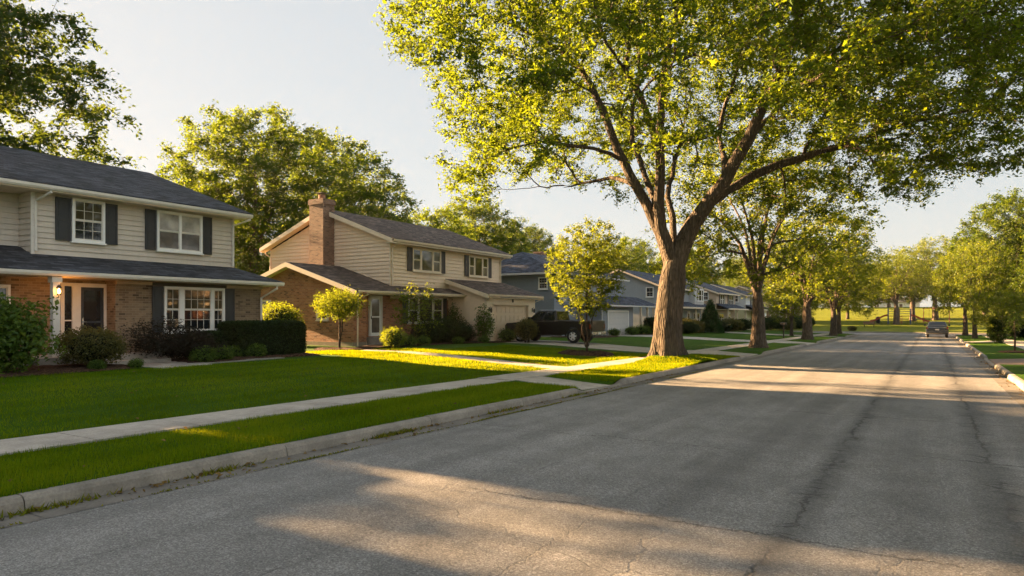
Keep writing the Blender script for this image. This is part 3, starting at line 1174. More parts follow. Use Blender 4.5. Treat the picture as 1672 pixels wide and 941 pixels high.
slab_path('walkway', (-20.05, 11.7), (-18.3, 11.9), 1.9, 1.7, ZL, 'concrete', 'concrete walk below the porch step', .03, .9)
slab_path('walkway', (-18.75, 11.6), (-19.2, 16.0), .32, .26, ZL, 'stone_edging', 'narrow stone edging along the planting bed', .03, .5)


def bed(poly, lab, h=.06, name='planting_bed', seed=1):
    """irregular mulch mound over an outline"""
    rs = np.random.RandomState(seed)
    b = MB()
    P = np.array(poly, float)
    # smooth closed outline
    k = 8
    out = []
    n = len(P)
    for i in range(n):
        p0, p1, p2, p3 = P[i - 1], P[i], P[(i + 1) % n], P[(i + 2) % n]
        for j in range(k):
            t = j / k
            out.append(.5 * (2 * p1 + (-p0 + p2) * t + (2 * p0 - 5 * p1 + 4 * p2 - p3) * t * t + (-p0 + 3 * p1 - 3 * p2 + p3) * t ** 3))
    out = np.array(out) + rs.normal(0, .025, (len(out), 2))
    c = out.mean(0)
    rings = [(1.0, -.01), (.965, .45), (.9, .8), (.75, 1), (.45, 1.05), (.15, 1.1)]
    vs = []
    for s, hh in rings:
        for q in out:
            p = c + (q - c) * s
            vs.append((p[0], p[1], ZL(p[0], p[1]) + .012 + h * hh * (1 + rs.normal(0, .22))))
    m = len(out)
    fs = [(i * m + j, i * m + (j + 1) % m, (i + 1) * m + (j + 1) % m, (i + 1) * m + j) for i in range(len(rings) - 1) for j in range(m)]
    fs.append(tuple(range((len(rings) - 1) * m, len(rings) * m)))
    b.add(vs, fs)
    return struct(b.build(name, 'mulch', smooth=True), label=lab)


bed([(-18.5, 5.2), (-18.35, 7.4), (-18.5, 9.2), (-18.75, 10.6), (-20.0, 10.75), (-21.7, 9.4), (-21.9, 6)], 'dark mulch bed left of the porch')
bed([(-18.95, 12.55), (-19.0, 13.8), (-19.4, 15.6), (-19.3, 17.6), (-20.2, 18.3), (-21.5, 17.6), (-21.55, 14), (-20.9, 12.9), (-19.8, 12.5)], 'dark mulch bed below the bay window', seed=2)
bed([(-21.0, 22.3), (-21.6, 24), (-21.9, 27), (-21.7, 30), (-20.6, 33.0), (-20.9, 34.6), (-22.2, 33.3), (-24.3, 32.6), (-24.4, 28), (-23.6, 24.6), (-22.4, 22.6)], 'mulch bed along the second house front', seed=3)
bed([(-21.9 + 1.15 * math.cos(t), 21.3 + .95 * math.sin(t)) for t in np.linspace(0, 6.28, 9)[:-1]], 'mulch ring round the small clipped tree', .07, seed=4)
bed([(-13.0 + 1.25 * math.cos(t), 27.4 + 1.25 * math.sin(t)) for t in np.linspace(0, 6.28, 9)[:-1]], 'raised mulch ring round the young tree', .12, seed=5)
bed([(-20.3, 44.5), (-20.4, 49), (-22, 49.2), (-23.9, 46), (-23.9, 44.2)], 'mulch bed beside the slate blue house', seed=6)
bed([(-19.8, 55.2), (-19.6, 60), (-20.5, 66), (-22.3, 66), (-21.8, 55.2)], 'mulch bed along the slate blue porch', seed=7)


# grass blades
def blades(name, n, x0, x1, y0, y1, h, w, seed, dens=None, lab=None, zf=z_left):
    rs = np.random.RandomState(seed)
    x = rs.uniform(x0, x1, n); y = y0 + (y1 - y0) * rs.random(n) ** 1.35
    if dens is not None:
        k = dens(x, y); x, y = x[k], y[k]
    n = len(x)
    z = zf(x, y)
    a = rs.uniform(0, 2 * math.pi, n); lean = np.abs(rs.normal(0, .45, n)); la = rs.uniform(0, 2 * math.pi, n)
    hh = h * np.clip(rs.normal(1, .3, n), .4, 2.0) * (1 + .35 * np.sin(x * 2.1 + 1.3 * np.sin(y * 1.7)) * np.sin(y * 2.3))
    ww = w * np.clip(rs.normal(1, .25, n), .5, 1.7) * (1 + np.clip((y - 8) / 12, 0, 1.4))
    cx, cy = np.cos(a) * ww / 2, np.sin(a) * ww / 2
    b0 = np.stack([x - cx, y - cy, z - .01], 1); b1 = np.stack([x + cx, y + cy, z - .01], 1)
    tp = np.stack([x + np.cos(la) * lean * hh, y + np.sin(la) * lean * hh, z + hh * np.cos(np.minimum(lean, 1.2) * .7)], 1)
    V = np.stack([b0, b1, tp], 1).reshape(-1, 3)
    Fc = np.arange(n * 3).reshape(-1, 3)
    t = np.clip(.45 + .10 * np.sin(x * 5.7 + y * .35) + .22 * np.sin(x * 1.1 + np.sin(y * .8) * 1.5) * np.cos(y * .9) + .16 * np.sin(x * .55 + 2 * np.sin(y * .31)) * np.sin(y * .47 + 1) + rs.normal(0, .2, n), 0, 1)
    me = raw_mesh(name, V, Fc, ['grass_blade'], False, np.repeat(t, 3))
    return struct(link(name, me), 'stuff', lab)


def off_paths_verge(x, y):
    k = np.ones(len(x), bool)
    for a, b in LEFT_DRIVES:
        k &= ~((y > a - .1) & (y < b + .1))
    return k & (((x - BIG[0]) ** 2 + (y - BIG[1]) ** 2) > .6)


def off_paths_lawn(x, y):
    k = np.ones(len(x), bool)
    c = 20.1 + (x + 10.49) / (-21.2 + 10.49) * 1.5
    s = np.clip((x + 10.49) / (-10.71), 0, 1)
    c = c + .55 * np.sin(s * math.pi) * (1)
    k &= np.abs(y - c) > .55
    k &= ~((y > 30.5) & (y < 38))
    k &= ~((x < -18.4) & (y < 18.4)) | (x > -18.3)
    k &= ~((x < -20.8) & (y > 22))
    k &= ((x + 21.9) ** 2 + (y - 21.3) ** 2) > 1.1
    k &= ((x + 13.0) ** 2 + (y - 27.4) ** 2) > 1.5
    return k


blades('grass', 140000, -9.36, -7.24, 1.5, 31, .052, .009, 1, off_paths_verge, 'short mown grass on the verge beside the kerb')
blades('grass', 210000, -18.8, -10.54, 2.0, 30, .046, .010, 2, off_paths_lawn, 'short mown grass on the front lawns')
blades('grass', 16000, -21.5, -18.3, 18.3, 24, .055, .015, 3, off_paths_lawn, 'grass between the first and second house')

# litter in the gutters
rs_ = np.random.RandomState(11)
for sgn, xk, y0, y1, n, lab in ((1, -7.1, 2, 22, 520, 'fallen leaves and weeds in the left gutter'), (-1, 1.95, 14, 40, 420, 'fallen leaves in the right gutter')):
    y = rs_.uniform(y0, y1, n); x = xk + sgn * (np.abs(rs_.normal(0, .14, n)) - .01)
    k = rs_.random(n) < (.35 + .65 * (np.sin(y * 1.7) > .2))
    x, y = x[k], y[k]
    cen = np.stack([x, y, z_road(y) + .02], 1)
    V, Fc, t = leaf_cloud(cen, np.clip(rs_.normal(.055, .02, len(cen)), .025, .1), rs_, up=2.5)
    struct(link('leaf_litter', raw_mesh('leaf_litter', V, Fc, ['litter_leaf'], False, t)), 'stuff', lab)
    # tufts of weeds at the kerb foot
def weeds(name, xs, ys_, h, lab):
    rs = np.random.RandomState(len(xs))
    n = len(xs)
    z = z_road(ys_) + .008
    a = rs.uniform(0, 6.28, n); w = .012
    hh = h * np.clip(rs.normal(1, .4, n), .3, 2.2)
    b0 = np.stack([xs - np.cos(a) * w, ys_ - np.sin(a) * w, z], 1); b1 = np.stack([xs + np.cos(a) * w, ys_ + np.sin(a) * w, z], 1)
    la = rs.uniform(0, 6.28, n)
    tp = np.stack([xs + np.cos(la) * hh * .8, ys_ + np.sin(la) * hh * .8, z + hh], 1)
    me = raw_mesh(name, np.stack([b0, b1, tp], 1).reshape(-1, 3), np.arange(n * 3).reshape(-1, 3), ['weed_blade'], False, np.repeat(np.clip(rs.normal(.6, .25, n), 0, 1), 3))
    return struct(link(name, me), 'stuff', lab)


yv = rs_.uniform(1.5, 24, 5200)
gv = (np.sin(yv * 1.3) + np.sin(yv * 3.1 + 1) + np.sin(yv * .47 + 2)) * .33 + rs_.normal(0, .35, len(yv)) > .05
yv = yv[gv]
weeds('weeds', -6.735 + rs_.normal(0, .014, len(yv)) + .02 * np.sin(yv * 2.2), yv, .016, 'moss and weeds in the seam of the left gutter')
yv = np.concatenate([rs_.normal(c, .28, n) for c, n in ((8.0, 330), (5.0, 140), (11.1, 120), (14.2, 90), (3.2, 160))])
weeds('weeds', -7.07 + np.abs(rs_.normal(0, .05, len(yv))), yv, .045, 'weeds growing at the foot of the left kerb')
# a scatter of leaves and clover flowers on the near lawn
nx = 260
cx_ = np.stack([rs_.uniform(-18, -7.4, nx), rs_.uniform(3, 22, nx)], 1)
cx_ = cx_[~((cx_[:, 0] < -9.35) & (cx_[:, 0] > -10.55))]
cen = np.stack([cx_[:, 0], cx_[:, 1], z_left(cx_[:, 0], cx_[:, 1]) + .045], 1)
V, Fc, t = leaf_cloud(cen, np.clip(rs_.normal(.05, .018, len(cen)), .02, .09), rs_, up=1.5)
struct(link('leaf_litter', raw_mesh('leaf_litter', V, Fc, ['litter_leaf'], False, t)), 'stuff', 'scattered dry leaves on the near lawn')

# ================================================================== HOUSE PARTS
def strips(mb, plane, face, u0, u1, z0, z1, course=.18, clip=None, proud=.0, lap=.036):
    """lap siding courses on a wall plane: face '+X' or '-Y' (or '+Y')"""
    z = z0
    def L(u, n, zz):
        return (plane + n, u, zz) if face == '+X' else ((u, plane - n, zz) if face == '-Y' else (u, plane + n, zz))
    while z < z1 - .01:
        zt = min(z + course, z1)
        a0, a1 = (u0, u1) if clip is None else clip(z)
        b0, b1 = (u0, u1) if clip is None else clip(zt)
        if a1 - a0 > .05:
            if b1 - b0 < .02:
                mid = (a0 + a1) / 2; b0 = b1 = mid
            mb.quad(L(a0, lap + proud, z), L(a1, lap + proud, z), L(b1, .004 + proud, zt), L(b0, .004 + proud, zt))
            mb.quad(L(a0, .0 + proud, z), L(a1, .0 + proud, z), L(a1, lap + proud, z), L(a0, lap + proud, z))
        z = zt


def lbox(mb, plane, face, u0, u1, n0, n1, z0, z1, m=0):
    if face == '+X':
        mb.box(plane + n0, plane + n1, u0, u1, z0, z1, m)
    elif face == '-Y':
        mb.box(u0, u1, plane - n1, plane - n0, z0, z1, m)
    else:
        mb.box(u0, u1, plane + n0, plane + n1, z0, z1, m)


def window(parent, plane, face, u0, u1, z0, z1, units=((0, 1),), cols=(3,), rows=2, lower=True, frame='bright_white', up_glass='window_glass', lo_glass='window_glass', fw=.07, sill=True, fixed=(), off=.036):
    plane = plane + (off if face in ('+X', '+Y') else -off)
    w = MB()
    lbox(w, plane, face, u0 - .0, u0 + fw, .0, .075, z0, z1); lbox(w, plane, face, u1 - fw, u1, .0, .075, z0, z1)
    lbox(w, plane, face, u0 + fw, u1 - fw, .0, .075, z1 - fw, z1); lbox(w, plane, face, u0 + fw, u1 - fw, .0, .075, z0, z0 + fw)
    W = u1 - u0
    for i in range(len(units) - 1):
        c = u0 + W * (units[i][1] + units[i + 1][0]) / 2
        hw = max(.04, W * (units[i + 1][0] - units[i][1]) / 2)
        lbox(w, plane, face, c - hw, c + hw, .0, .068, z0 + fw, z1 - fw)
    if sill:
        lbox(w, plane, face, u0 - .03, u1 + .03, .0, .11, z0 - .045, z0)
    wo = w.build('window', frame, parent)
    s = MB(); p = MB()
    for i, (a, b) in enumerate(units):
        ua, ub = u0 + W * a, u0 + W * b
        if i == 0: ua = u0 + fw
        if i == len(units) - 1: ub = u1 - fw
        za, zb = z0 + fw, z1 - fw
        sf = .032
        zm = (za + zb) / 2
        halves = [(zm, zb, .042, 0), (za, zm, .026, 1)] if i not in fixed else [(za, zb, .035, 0)]
        for q, (zc, zd, n, gm) in enumerate(halves):
            lbox(s, plane, face, ua, ua + sf, .018, n + .018, zc, zd); lbox(s, plane, face, ub - sf, ub, .018, n + .018, zc, zd)
            lbox(s, plane, face, ua + sf, ub - sf, .018, n + .018, zd - sf, zd); lbox(s, plane, face, ua + sf, ub - sf, .018, n + .018, zc, zc + sf)
            c = cols[i] if i < len(cols) else cols[-1]
            if c > 1 and (q == 0 or lower):
                for k in range(1, c):
                    uu = ua + sf + (ub - ua - 2 * sf) * k / c
                    lbox(s, plane, face, uu - .007, uu + .007, n - .006, n + .006, zc + sf, zd - sf)
                nr = rows if i not in fixed else rows * 2
                for k in range(1, nr):
                    zz = zc + sf + (zd - zc - 2 * sf) * k / nr
                    lbox(s, plane, face, ua + sf, ub - sf, n - .005, n + .005, zz - .007, zz + .007)
            lbox(p, plane, face, ua + .01, ub - .01, n - .014, n - .002, zc + .01, zd - .01, gm)
    s.build('sash', 'white_trim' if frame == 'bright_white' else frame, wo)
    p.build('pane', [up_glass, lo_glass], wo, label=None)
    return wo


def shutter(parent, plane, face, u0, u1, z0, z1, mat='charcoal_paint', panels=True, off=.03):
    plane = plane + (off if face in ('+X', '+Y') else -off)
    s = MB()
    lbox(s, plane, face, u0, u1, .026, .05, z0, z1)
    fw = .055
    h = z1 - z0
    for a, b in ((0, .04), (.46, .52), (.955, 1)):
        lbox(s, plane, face, u0, u1, .05, .066, z0 + h * a, z0 + h * b)
    lbox(s, plane, face, u0, u0 + fw, .05, .064, z0, z1); lbox(s, plane, face, u1 - fw, u1, .05, .064, z0, z1)
    if panels:
        for a, b in ((.08, .43), (.55, .92)):
            lbox(s, plane, face, u0 + fw + .025, u1 - fw - .025, .05, .058, z0 + h * a, z0 + h * b)
    return s.build('shutter', mat, parent)


def gutter_y(parent, x, y0, y1, z, mat='white_trim', d=.13):
    """eave gutter along Y with its front at x + d"""
    g = MB()
    prof = [(0, 0), (d * .75, 0), (d, d * .45), (d * 1.02, d), (d * .92, d), (d * .9, d * .5), (d * .68, .02), (.015, .02), (.015, d), (0, d)]
    poly = [(x + a, y0, z + b) for a, b in prof]
    g.prism(poly, (0, y1 - y0, 0))
    return g.build('gutter', mat, parent)


def downspout(parent, pts, mat='white_trim', r=.042):
    g = MB()
    g.tube(pts, r, 8)
    return g.build('downspout', mat, parent)


def slab(poly, th, mb, m=0):
    """roof slab: polygon (upper face) thickened downwards"""
    mb.prism([(x, y, z - th) for x, y, z in poly], (0, 0, th), m)
    return mb


# ---------------------------------------------------------------- house one
H = thing('brick_house', 'tan brick and taupe sided house with charcoal shutters and a lit porch lamp', 'house', (-26, 11, .33))
zg = .30
w = MB()
w.box(-35, -21.62, 11.62, 17.01, zg - .4, 2.9)
w.box(-35, -22.22, 5.6, 11.62, zg - .4, 2.9)
w.build('brick_wall', 'tan_brick', H)
w = MB(); w.box(-35, -21.6, 11.60, 17.03, zg - .4, zg + .12, 0)
w.build('foundation', 'foundation', H)
w = MB()
w.box(-35.2, -22.6, 9.73, 16.5, 2.86, 5.55)
w.box(-35.2, -23.4, 5.6, 9.73, 2.86, 5.55)
# gable end towards the second house
w.prism([(-35.2, 16.38, 5.55), (-22.6, 16.38, 5.55), (-28.9, 16.38, 7.75)], (0, .12, 0))
w.prism([(-35.2, 5.6, 5.55), (-22.6, 5.6, 5.55), (-28.9, 5.6, 7.75)], (0, .12, 0))
strips(w, -22.6, '+X', 9.73, 16.5, 3.45, 5.55, .165)
strips(w, -23.4, '+X', 5.6, 9.73, 3.2, 5.55, .165)
strips(w, 9.73, '-Y', -23.4, -22.6, 3.2, 5.55, .165)
strips(w, 16.5, '+Y', -35.2, -22.6, 3.2, 5.55, .165)
w.build('siding_wall', 'taupe_siding', H)
for (x, y) in ((-22.6, 9.73), (-22.6, 16.5)):
    w = MB(); w.box(x - .03, x + .034, y - .034, y + .06, 3.4, 5.5); w.build('corner_board', 'white_trim', H)
rf = MB()
slab([(-22.05, 5.2, 5.66), (-22.05, 16.98, 5.66), (-28.9, 16.98, 7.98), (-28.9, 5.2, 7.98)], .14, rf)
slab([(-28.9, 5.2, 7.98), (-28.9, 16.98, 7.98), (-35.75, 16.98, 5.66), (-35.75, 5.2, 5.66)], .14, rf)
ro = rf.build('roof', 'charcoal_shingle', H)
rv = MB(); rv.box(-31.2, -30.8, 15.3, 15.7, 7.2, 7.75); rv.build('roof_vent', 'dark_metal', ro)
rf = MB()
slab([(-20.85, 5.2, 3.05), (-20.85, 17.45, 3.05), (-22.6, 16.5, 3.62), (-22.6, 5.2, 3.62)], .1, rf)
slab([(-20.85, 17.45, 3.05), (-35.6, 17.45, 3.05), (-35.2, 16.5, 3.62), (-22.6, 16.5, 3.62)], .1, rf)
slab([(-22.6, 5.2, 3.62), (-22.6, 9.73, 3.62), (-23.42, 9.73, 3.89), (-23.42, 5.2, 3.89)], .1, rf)
rf.build('porch_roof', 'charcoal_shingle', H)
gutter_y(H, -20.9, 5.2, 17.42, 2.9)
gutter_y(H, -22.1, 5.2, 16.95, 5.48)
w = MB()
w.box(-22.6, -22.06, 5.25, 16.9, 5.44, 5.5); w.box(-23.4, -22.65, 5.25, 9.7, 5.44, 5.5)
w.build('soffit', 'cream_trim', H)
w = MB()
w.box(-22.6, -20.9, 5.25, 17.3, 2.88, 2.935)
w.box(-21.60, -21.53, 11.62, 12.75, 2.78, 2.88); w.box(-21.60, -21.53, 15.5, 17.05, 2.78, 2.88)
w.build('porch_soffit', 'soffit_paint', H)
w = MB(); w.box(-21.6, -21.55, 12.78, 15.48, 2.765, 2.88); w.build('lintel_board', 'brown_paint', H)
window(H, -22.6, '+X', 10.79, 11.77, 4.08, 5.42, cols=(3,), rows=2, up_glass='warm_glass')
shutter(H, -22.6, '+X', 10.33, 10.76, 4.08, 5.38); shutter(H, -22.6, '+X', 11.80, 12.17, 4.08, 5.38)
window(H, -22.6, '+X', 13.49, 15.19, 4.02, 5.40, units=((0, .485), (.515, 1)), cols=(1, 1), up_glass='blind_glass', lo_glass='shade_glass')
shutter(H, -22.6, '+X', 13.09, 13.46, 4.02, 5.38); shutter(H, -22.6, '+X', 15.22, 15.58, 4.02, 5.38)
window(H, -21.62, '+X', 13.17, 15.43, 1.23, 2.76, units=((0, .24), (.31, .76), (.81, 1)), cols=(2, 4, 2), rows=2, up_glass='warm_glass', off=0)
shutter(H, -21.62, '+X', 12.77, 13.14, 1.23, 2.75, off=0); shutter(H, -21.62, '+X', 15.46, 15.84, 1.23, 2.75, off=0)
window(H, -22.22, '+X', 7.7, 9.0, 1.25, 2.66, units=((0, .48), (.52, 1)), cols=(1, 1), off=0)
# entry: door, sidelight, frame
w = MB()
lbox(w, -22.22, '+X', 10.74, 10.86, 0, .09, .64, 2.78); lbox(w, -22.22, '+X', 11.54, 11.66, 0, .09, .64, 2.78)
lbox(w, -22.22, '+X', 10.86, 11.54, 0, .09, 2.66, 2.78)
lbox(w, -22.22, '+X', 10.30, 10.40, 0, .085, .64, 2.78); lbox(w, -22.22, '+X', 10.40, 10.74, 0, .085, 2.68, 2.78)
lbox(w, -22.22, '+X', 10.62, 10.74, 0, .085, .64, 2.68); lbox(w, -22.22, '+X', 10.40, 10.62, 0, .08, 1.62, 1.66); lbox(w, -22.22, '+X', 10.40, 10.62, 0, .08, .64, .84)
w.build('door_frame', 'white_trim', H)
w = MB(); lbox(w, -22.22, '+X', 10.40, 10.62, 0, .03, .84, 2.68); w.build('sidelight', 'window_glass', H)
w = MB()
lbox(w, -22.22, '+X', 10.86, 11.54, 0, .05, .64, 2.66)
for a, b, c, d in ((10.86, 10.95, .64, 2.66), (11.45, 11.54, .64, 2.66), (10.95, 11.45, 2.56, 2.66), (10.95, 11.45, .64, .8), (10.95, 11.45, 1.56, 1.62)):
    lbox(w, -22.22, '+X', a, b, .05, .075, c, d)
dr = w.build('door', 'charcoal_paint', H)
w = MB(); lbox(w, -22.22, '+X', 10.95, 11.45, .05, .06, 1.62, 2.56); lbox(w, -22.22, '+X', 10.95, 11.45, .05, .06, .8, 1.56); w.build('pane', 'window_glass', dr)
w = MB(); w.box(-22.145, -22.11, 10.89, 10.93, 1.5, 1.72); w.tube([(-22.13, 10.91, 1.6), (-22.08, 10.91, 1.6), (-22.08, 11.0, 1.6)], .012, 6); w.build('handle', 'chrome', dr)
# porch
w = MB(); w.box(-22.2, -20.55, 9.0, 12.65, zg - .3, .63); w.box(-20.55, -20.1, 10.2, 12.5, zg - .3, .47)
w.build('porch_step', 'concrete', H)
w = MB()
w.box(-21.09, -20.91, 9.53, 9.71, .63, 2.9); w.box(-21.13, -20.87, 9.49, 9.75, .63, .8); w.box(-21.13, -20.87, 9.49, 9.75, 2.72, 2.88)
w.build('porch_post', 'white_trim', H)
w = MB()
w.tube([(-20.9, 9.62, 2.30), (-20.80, 9.62, 2.30), (-20.78, 9.62, 2.38)], .012, 6)
w.lathe((-20.78, 9.62, 2.36), [(.05, 0), (.055, .015), (.055, .025)], n=10)
w.lathe((-20.78, 9.62, 2.36), [(.075, .20), (.05, .25), (.015, .29), (.0, .31)], n=10)
for k in range(6):
    a = k * math.pi / 3
    w.tube([(-20.78 + .05 * math.cos(a), 9.62 + .05 * math.sin(a), 2.38), (-20.78 + .068 * math.cos(a), 9.62 + .068 * math.sin(a), 2.57)], .005, 4)
ln = w.build('wall_lantern', 'dark_metal', H)
w = MB(); w.lathe((-20.78, 9.62, 2.40), [(.0, 0), (.028, .01), (.04, .06), (.03, .12), (.0, .15)], n=12); w.build('bulb', 'lamp_glow', ln, smooth=True)
# downspouts
downspout(H, [(-22.0, 9.98, 5.5), (-22.0, 9.98, 5.42), (-22.53, 9.80, 5.18), (-22.53, 9.80, 3.7)])
downspout(H, [(-22.0, 16.85, 5.5), (-22.0, 16.85, 5.42), (-22.5, 16.46, 5.18), (-22.5, 16.46, 3.66)])
downspout(H, [(-20.8, 17.1, 2.92), (-20.8, 17.1, 2.80), (-21.52, 16.96, 2.45), (-21.52, 16.96, zg)], 'white_trim')

w = MB(); w.box(-32, -21.65, 2.5, 5.6, zg - .4, 2.8); w.build('garage_wall', 'tan_brick', H)  # unseen garage wing, added and shaped so its shadow covers the near lawn
rf = MB()
slab([(-21.1, 2.1, 2.85), (-21.1, 5.18, 2.85), (-23.5, 5.18, 4.95), (-23.5, 2.1, 4.95)], .1, rf); slab([(-23.5, 2.1, 4.95), (-23.5, 5.18, 4.95), (-32.4, 5.18, 2.85), (-32.4, 2.1, 2.85)], .1, rf)
rf.build('garage_roof', 'charcoal_shingle', H)
w = MB()
for k in range(4):
    lbox(w, -21.65, '+X', 2.9, 5.3, 0, .04, zg + k * .54, zg + k * .54 + .53)
w.build('garage_door', 'garage_panel', H)

# ---------------------------------------------------------------- house two
H = thing('brick_house', 'cream sided house with a red brick wing, brick chimney and attached garage', 'house', (-28, 31, .28))
zg = .28
w = MB()
w.box(-33.5, -24.62, 24.2, 27.6, zg - .4, 2.86); w.box(-24.62, -23.92, 24.2, 25.1, zg - .4, 2.86)
w.prism([(-33.5, 24.2, 2.86), (-23.1, 24.2, 2.86), (-28.3, 24.2, 4.42)], (0, .2, 0))
w.box(-34, -24.62, 27.6, 33.1, zg - .4, 3.2)
w.build('brick_wall', 'red_brick', H)
w = MB(); w.box(-33.53, -23.9, 24.17, 25.12, zg - .4, zg + .2); w.build('foundation', 'foundation', H)
w = MB()
w.box(-34.2, -24.6, 27.62, 38.5, 2.7, 5.75)
ra = lambda z: (-34.2 + max(0, (z - 5.7)) * 5.2 / 1.9, -24.6 - max(0, (z - 5.7)) * 5.2 / 1.9)
w.prism([(-34.2, 27.63, 5.7), (-24.6, 27.63, 5.7), (-29.4, 27.63, 7.5)], (0, .15, 0))
w.prism([(-34.2, 38.35, 5.7), (-24.6, 38.35, 5.7), (-29.4, 38.35, 7.5)], (0, .15, 0))
strips(w, 27.62, '-Y', -34.2, -24.6, 2.9, 7.55, .2, clip=ra, lap=.05)
strips(w, -24.6, '+X', 27.62, 38.5, 3.3, 5.75, .2, lap=.045)
# garage side wall and front
w.box(-24.6, -22.02, 32.77, 38.33, zg - .3, 2.85)
w.prism([(-22.0, 32.79, 2.85), (-24.6, 32.79, 2.85), (-24.6, 32.79, 3.75)], (0, .1, 0))
strips(w, 32.77, '-Y', -24.6, -22.0, zg, 3.72, .18, clip=lambda z: (-24.6, -22.0 - max(0, z - 2.85) * 2.9))
w.build('siding_wall', 'cream_siding', H)
for y in (27.60, 38.5):
    w = MB(); w.box(-24.63, -24.565, y - .04, y + .05, 3.3, 5.7); w.build('corner_board', 'cream_trim', H)
rf = MB()
slab([(-24.15, 27.25, 5.88), (-24.15, 39.2, 5.88), (-29.4, 39.2, 7.86), (-29.4, 27.25, 7.86)], .12, rf)
slab([(-29.4, 27.25, 7.86), (-29.4, 39.2, 7.86), (-34.65, 39.2, 5.88), (-34.65, 27.25, 5.88)], .12, rf)
rf.build('roof', 'brown_shingle', H)
w = MB()
for sg in (1, -1):
    e = -29.4 + sg * 5.27
    w.prism([(e, 27.18, 5.62), (e, 27.18, 5.84), (-29.4, 27.18, 7.83), (-29.4, 27.18, 7.58)], (0, .06, 0))
    w.prism([(e, 27.24, 5.62), (-29.4, 27.24, 7.62), (-29.4, 27.24, 7.60), (e, 27.24, 5.60)], (0, .36, 0))
w.box(-24.6, -24.14, 27.24, 39.1, 5.62, 5.68)
w.build('rake_board', 'cream_trim', H)
rf = MB()
slab([(-23.4, 23.85, 3.02), (-23.4, 33.0, 3.02), (-24.62, 33.0, 3.40), (-24.62, 27.6, 3.40), (-28.3, 27.6, 4.55), (-28.3, 23.85, 4.55)], .1, rf)
slab([(-28.3, 23.85, 4.55), (-28.3, 27.6, 4.55), (-33.2, 27.6, 3.02), (-33.2, 23.85, 3.02)], .1, rf)
rf.build('wing_roof', 'brown_shingle', H)
w = MB()
for sg in (1, -1):
    e = -28.3 + sg * 4.95
    w.prism([(e, 23.78, 2.76), (e, 23.78, 2.99), (-28.3, 23.78, 4.53), (-28.3, 23.78, 4.30)], (0, .06, 0))
    w.prism([(e, 23.84, 2.76), (-28.3, 23.84, 4.34), (-28.3, 23.84, 4.32), (e, 23.84, 2.74)], (0, .36, 0))
w.box(-24.6, -23.42, 24.2, 32.75, 2.84, 2.90)
w.build('wing_rake_board', 'cream_trim', H)
rf = MB()
slab([(-21.55, 32.4, 3.04), (-21.55, 38.8, 3.04), (-24.6, 38.8, 3.98), (-24.6, 32.4, 3.98)], .11, rf)
rf.build('garage_roof', 'brown_shingle', H)
w = MB()
w.prism([(-21.5, 32.34, 2.76), (-21.5, 32.34, 2.99), (-24.6, 32.34, 3.95), (-24.6, 32.34, 3.72)], (0, .06, 0))
w.prism([(-21.5, 38.8, 2.76), (-21.5, 38.8, 2.99), (-24.6, 38.8, 3.95), (-24.6, 38.8, 3.72)], (0, .06, 0))
w.prism([(-21.5, 32.4, 2.80), (-24.6, 32.4, 3.74), (-24.6, 32.4, 3.72), (-21.5, 32.4, 2.78)], (0, .38, 0))
w.box(-22, -21.56, 32.4, 38.8, 2.80, 2.85)
w.build('garage_rake_board', 'cream_trim', H)
gutter_y(H, -23.42, 23.9, 32.95, 2.88, 'cream_trim'); gutter_y(H, -24.2, 27.3, 39.2, 5.70, 'cream_trim'); gutter_y(H, -21.58, 32.42, 38.78, 2.88, 'cream_trim')
# garage face
w = MB()
lbox(w, -22.02, '+X', 32.75, 33.42, 0, .17, zg, 2.85); lbox(w, -22.02, '+X', 37.52, 38.35, 0, .17, zg, 2.85); lbox(w, -22.02, '+X', 33.42, 37.52, 0, .17, 2.46, 2.85)
lbox(w, -22.02, '+X', 33.36, 33.46, .17, .195, zg, 2.5); lbox(w, -22.02, '+X', 37.48, 37.58, .17, .195, zg, 2.5); lbox(w, -22.02, '+X', 33.46, 37.48, .17, .195, 2.42, 2.5)
w.build('garage_trim', 'cream_trim', H)
w = MB()
for k in range(4):
    z0 = zg - .02 + k * .54; lbox(w, -22.02, '+X', 33.46, 37.48, -.06, .008, z0, z0 + .515)
    for j in range(8):
        y0 = 33.52 + j * .495; lbox(w, -22.02, '+X', y0, y0 + .42, .008, .03, z0 + .08, z0 + .45)
w.build('garage_door', 'garage_panel', H)
for y in (32.98, 37.98):
    w = MB()
    w.box(-21.86, -21.82, y - .05, y + .05, 2.02, 2.26)
    w.tube([(-21.83, y, 2.2), (-21.75, y, 2.3), (-21.7, y, 2.22)], .012, 5)
    w.lathe((-21.7, y, 1.95), [(.03, 0), (.06, .04), (.075, .2), (.03, .27), (.0, .3)], n=8)
    w.build('wall_lantern', 'dark_metal', H)
w = MB(); w.lathe((-21.845, 35.6, 2.68), [(0, .012), (.11, .012), (.11, 0)], axis='x', n=18); w.build('number_plaque', 'brown_paint', H)
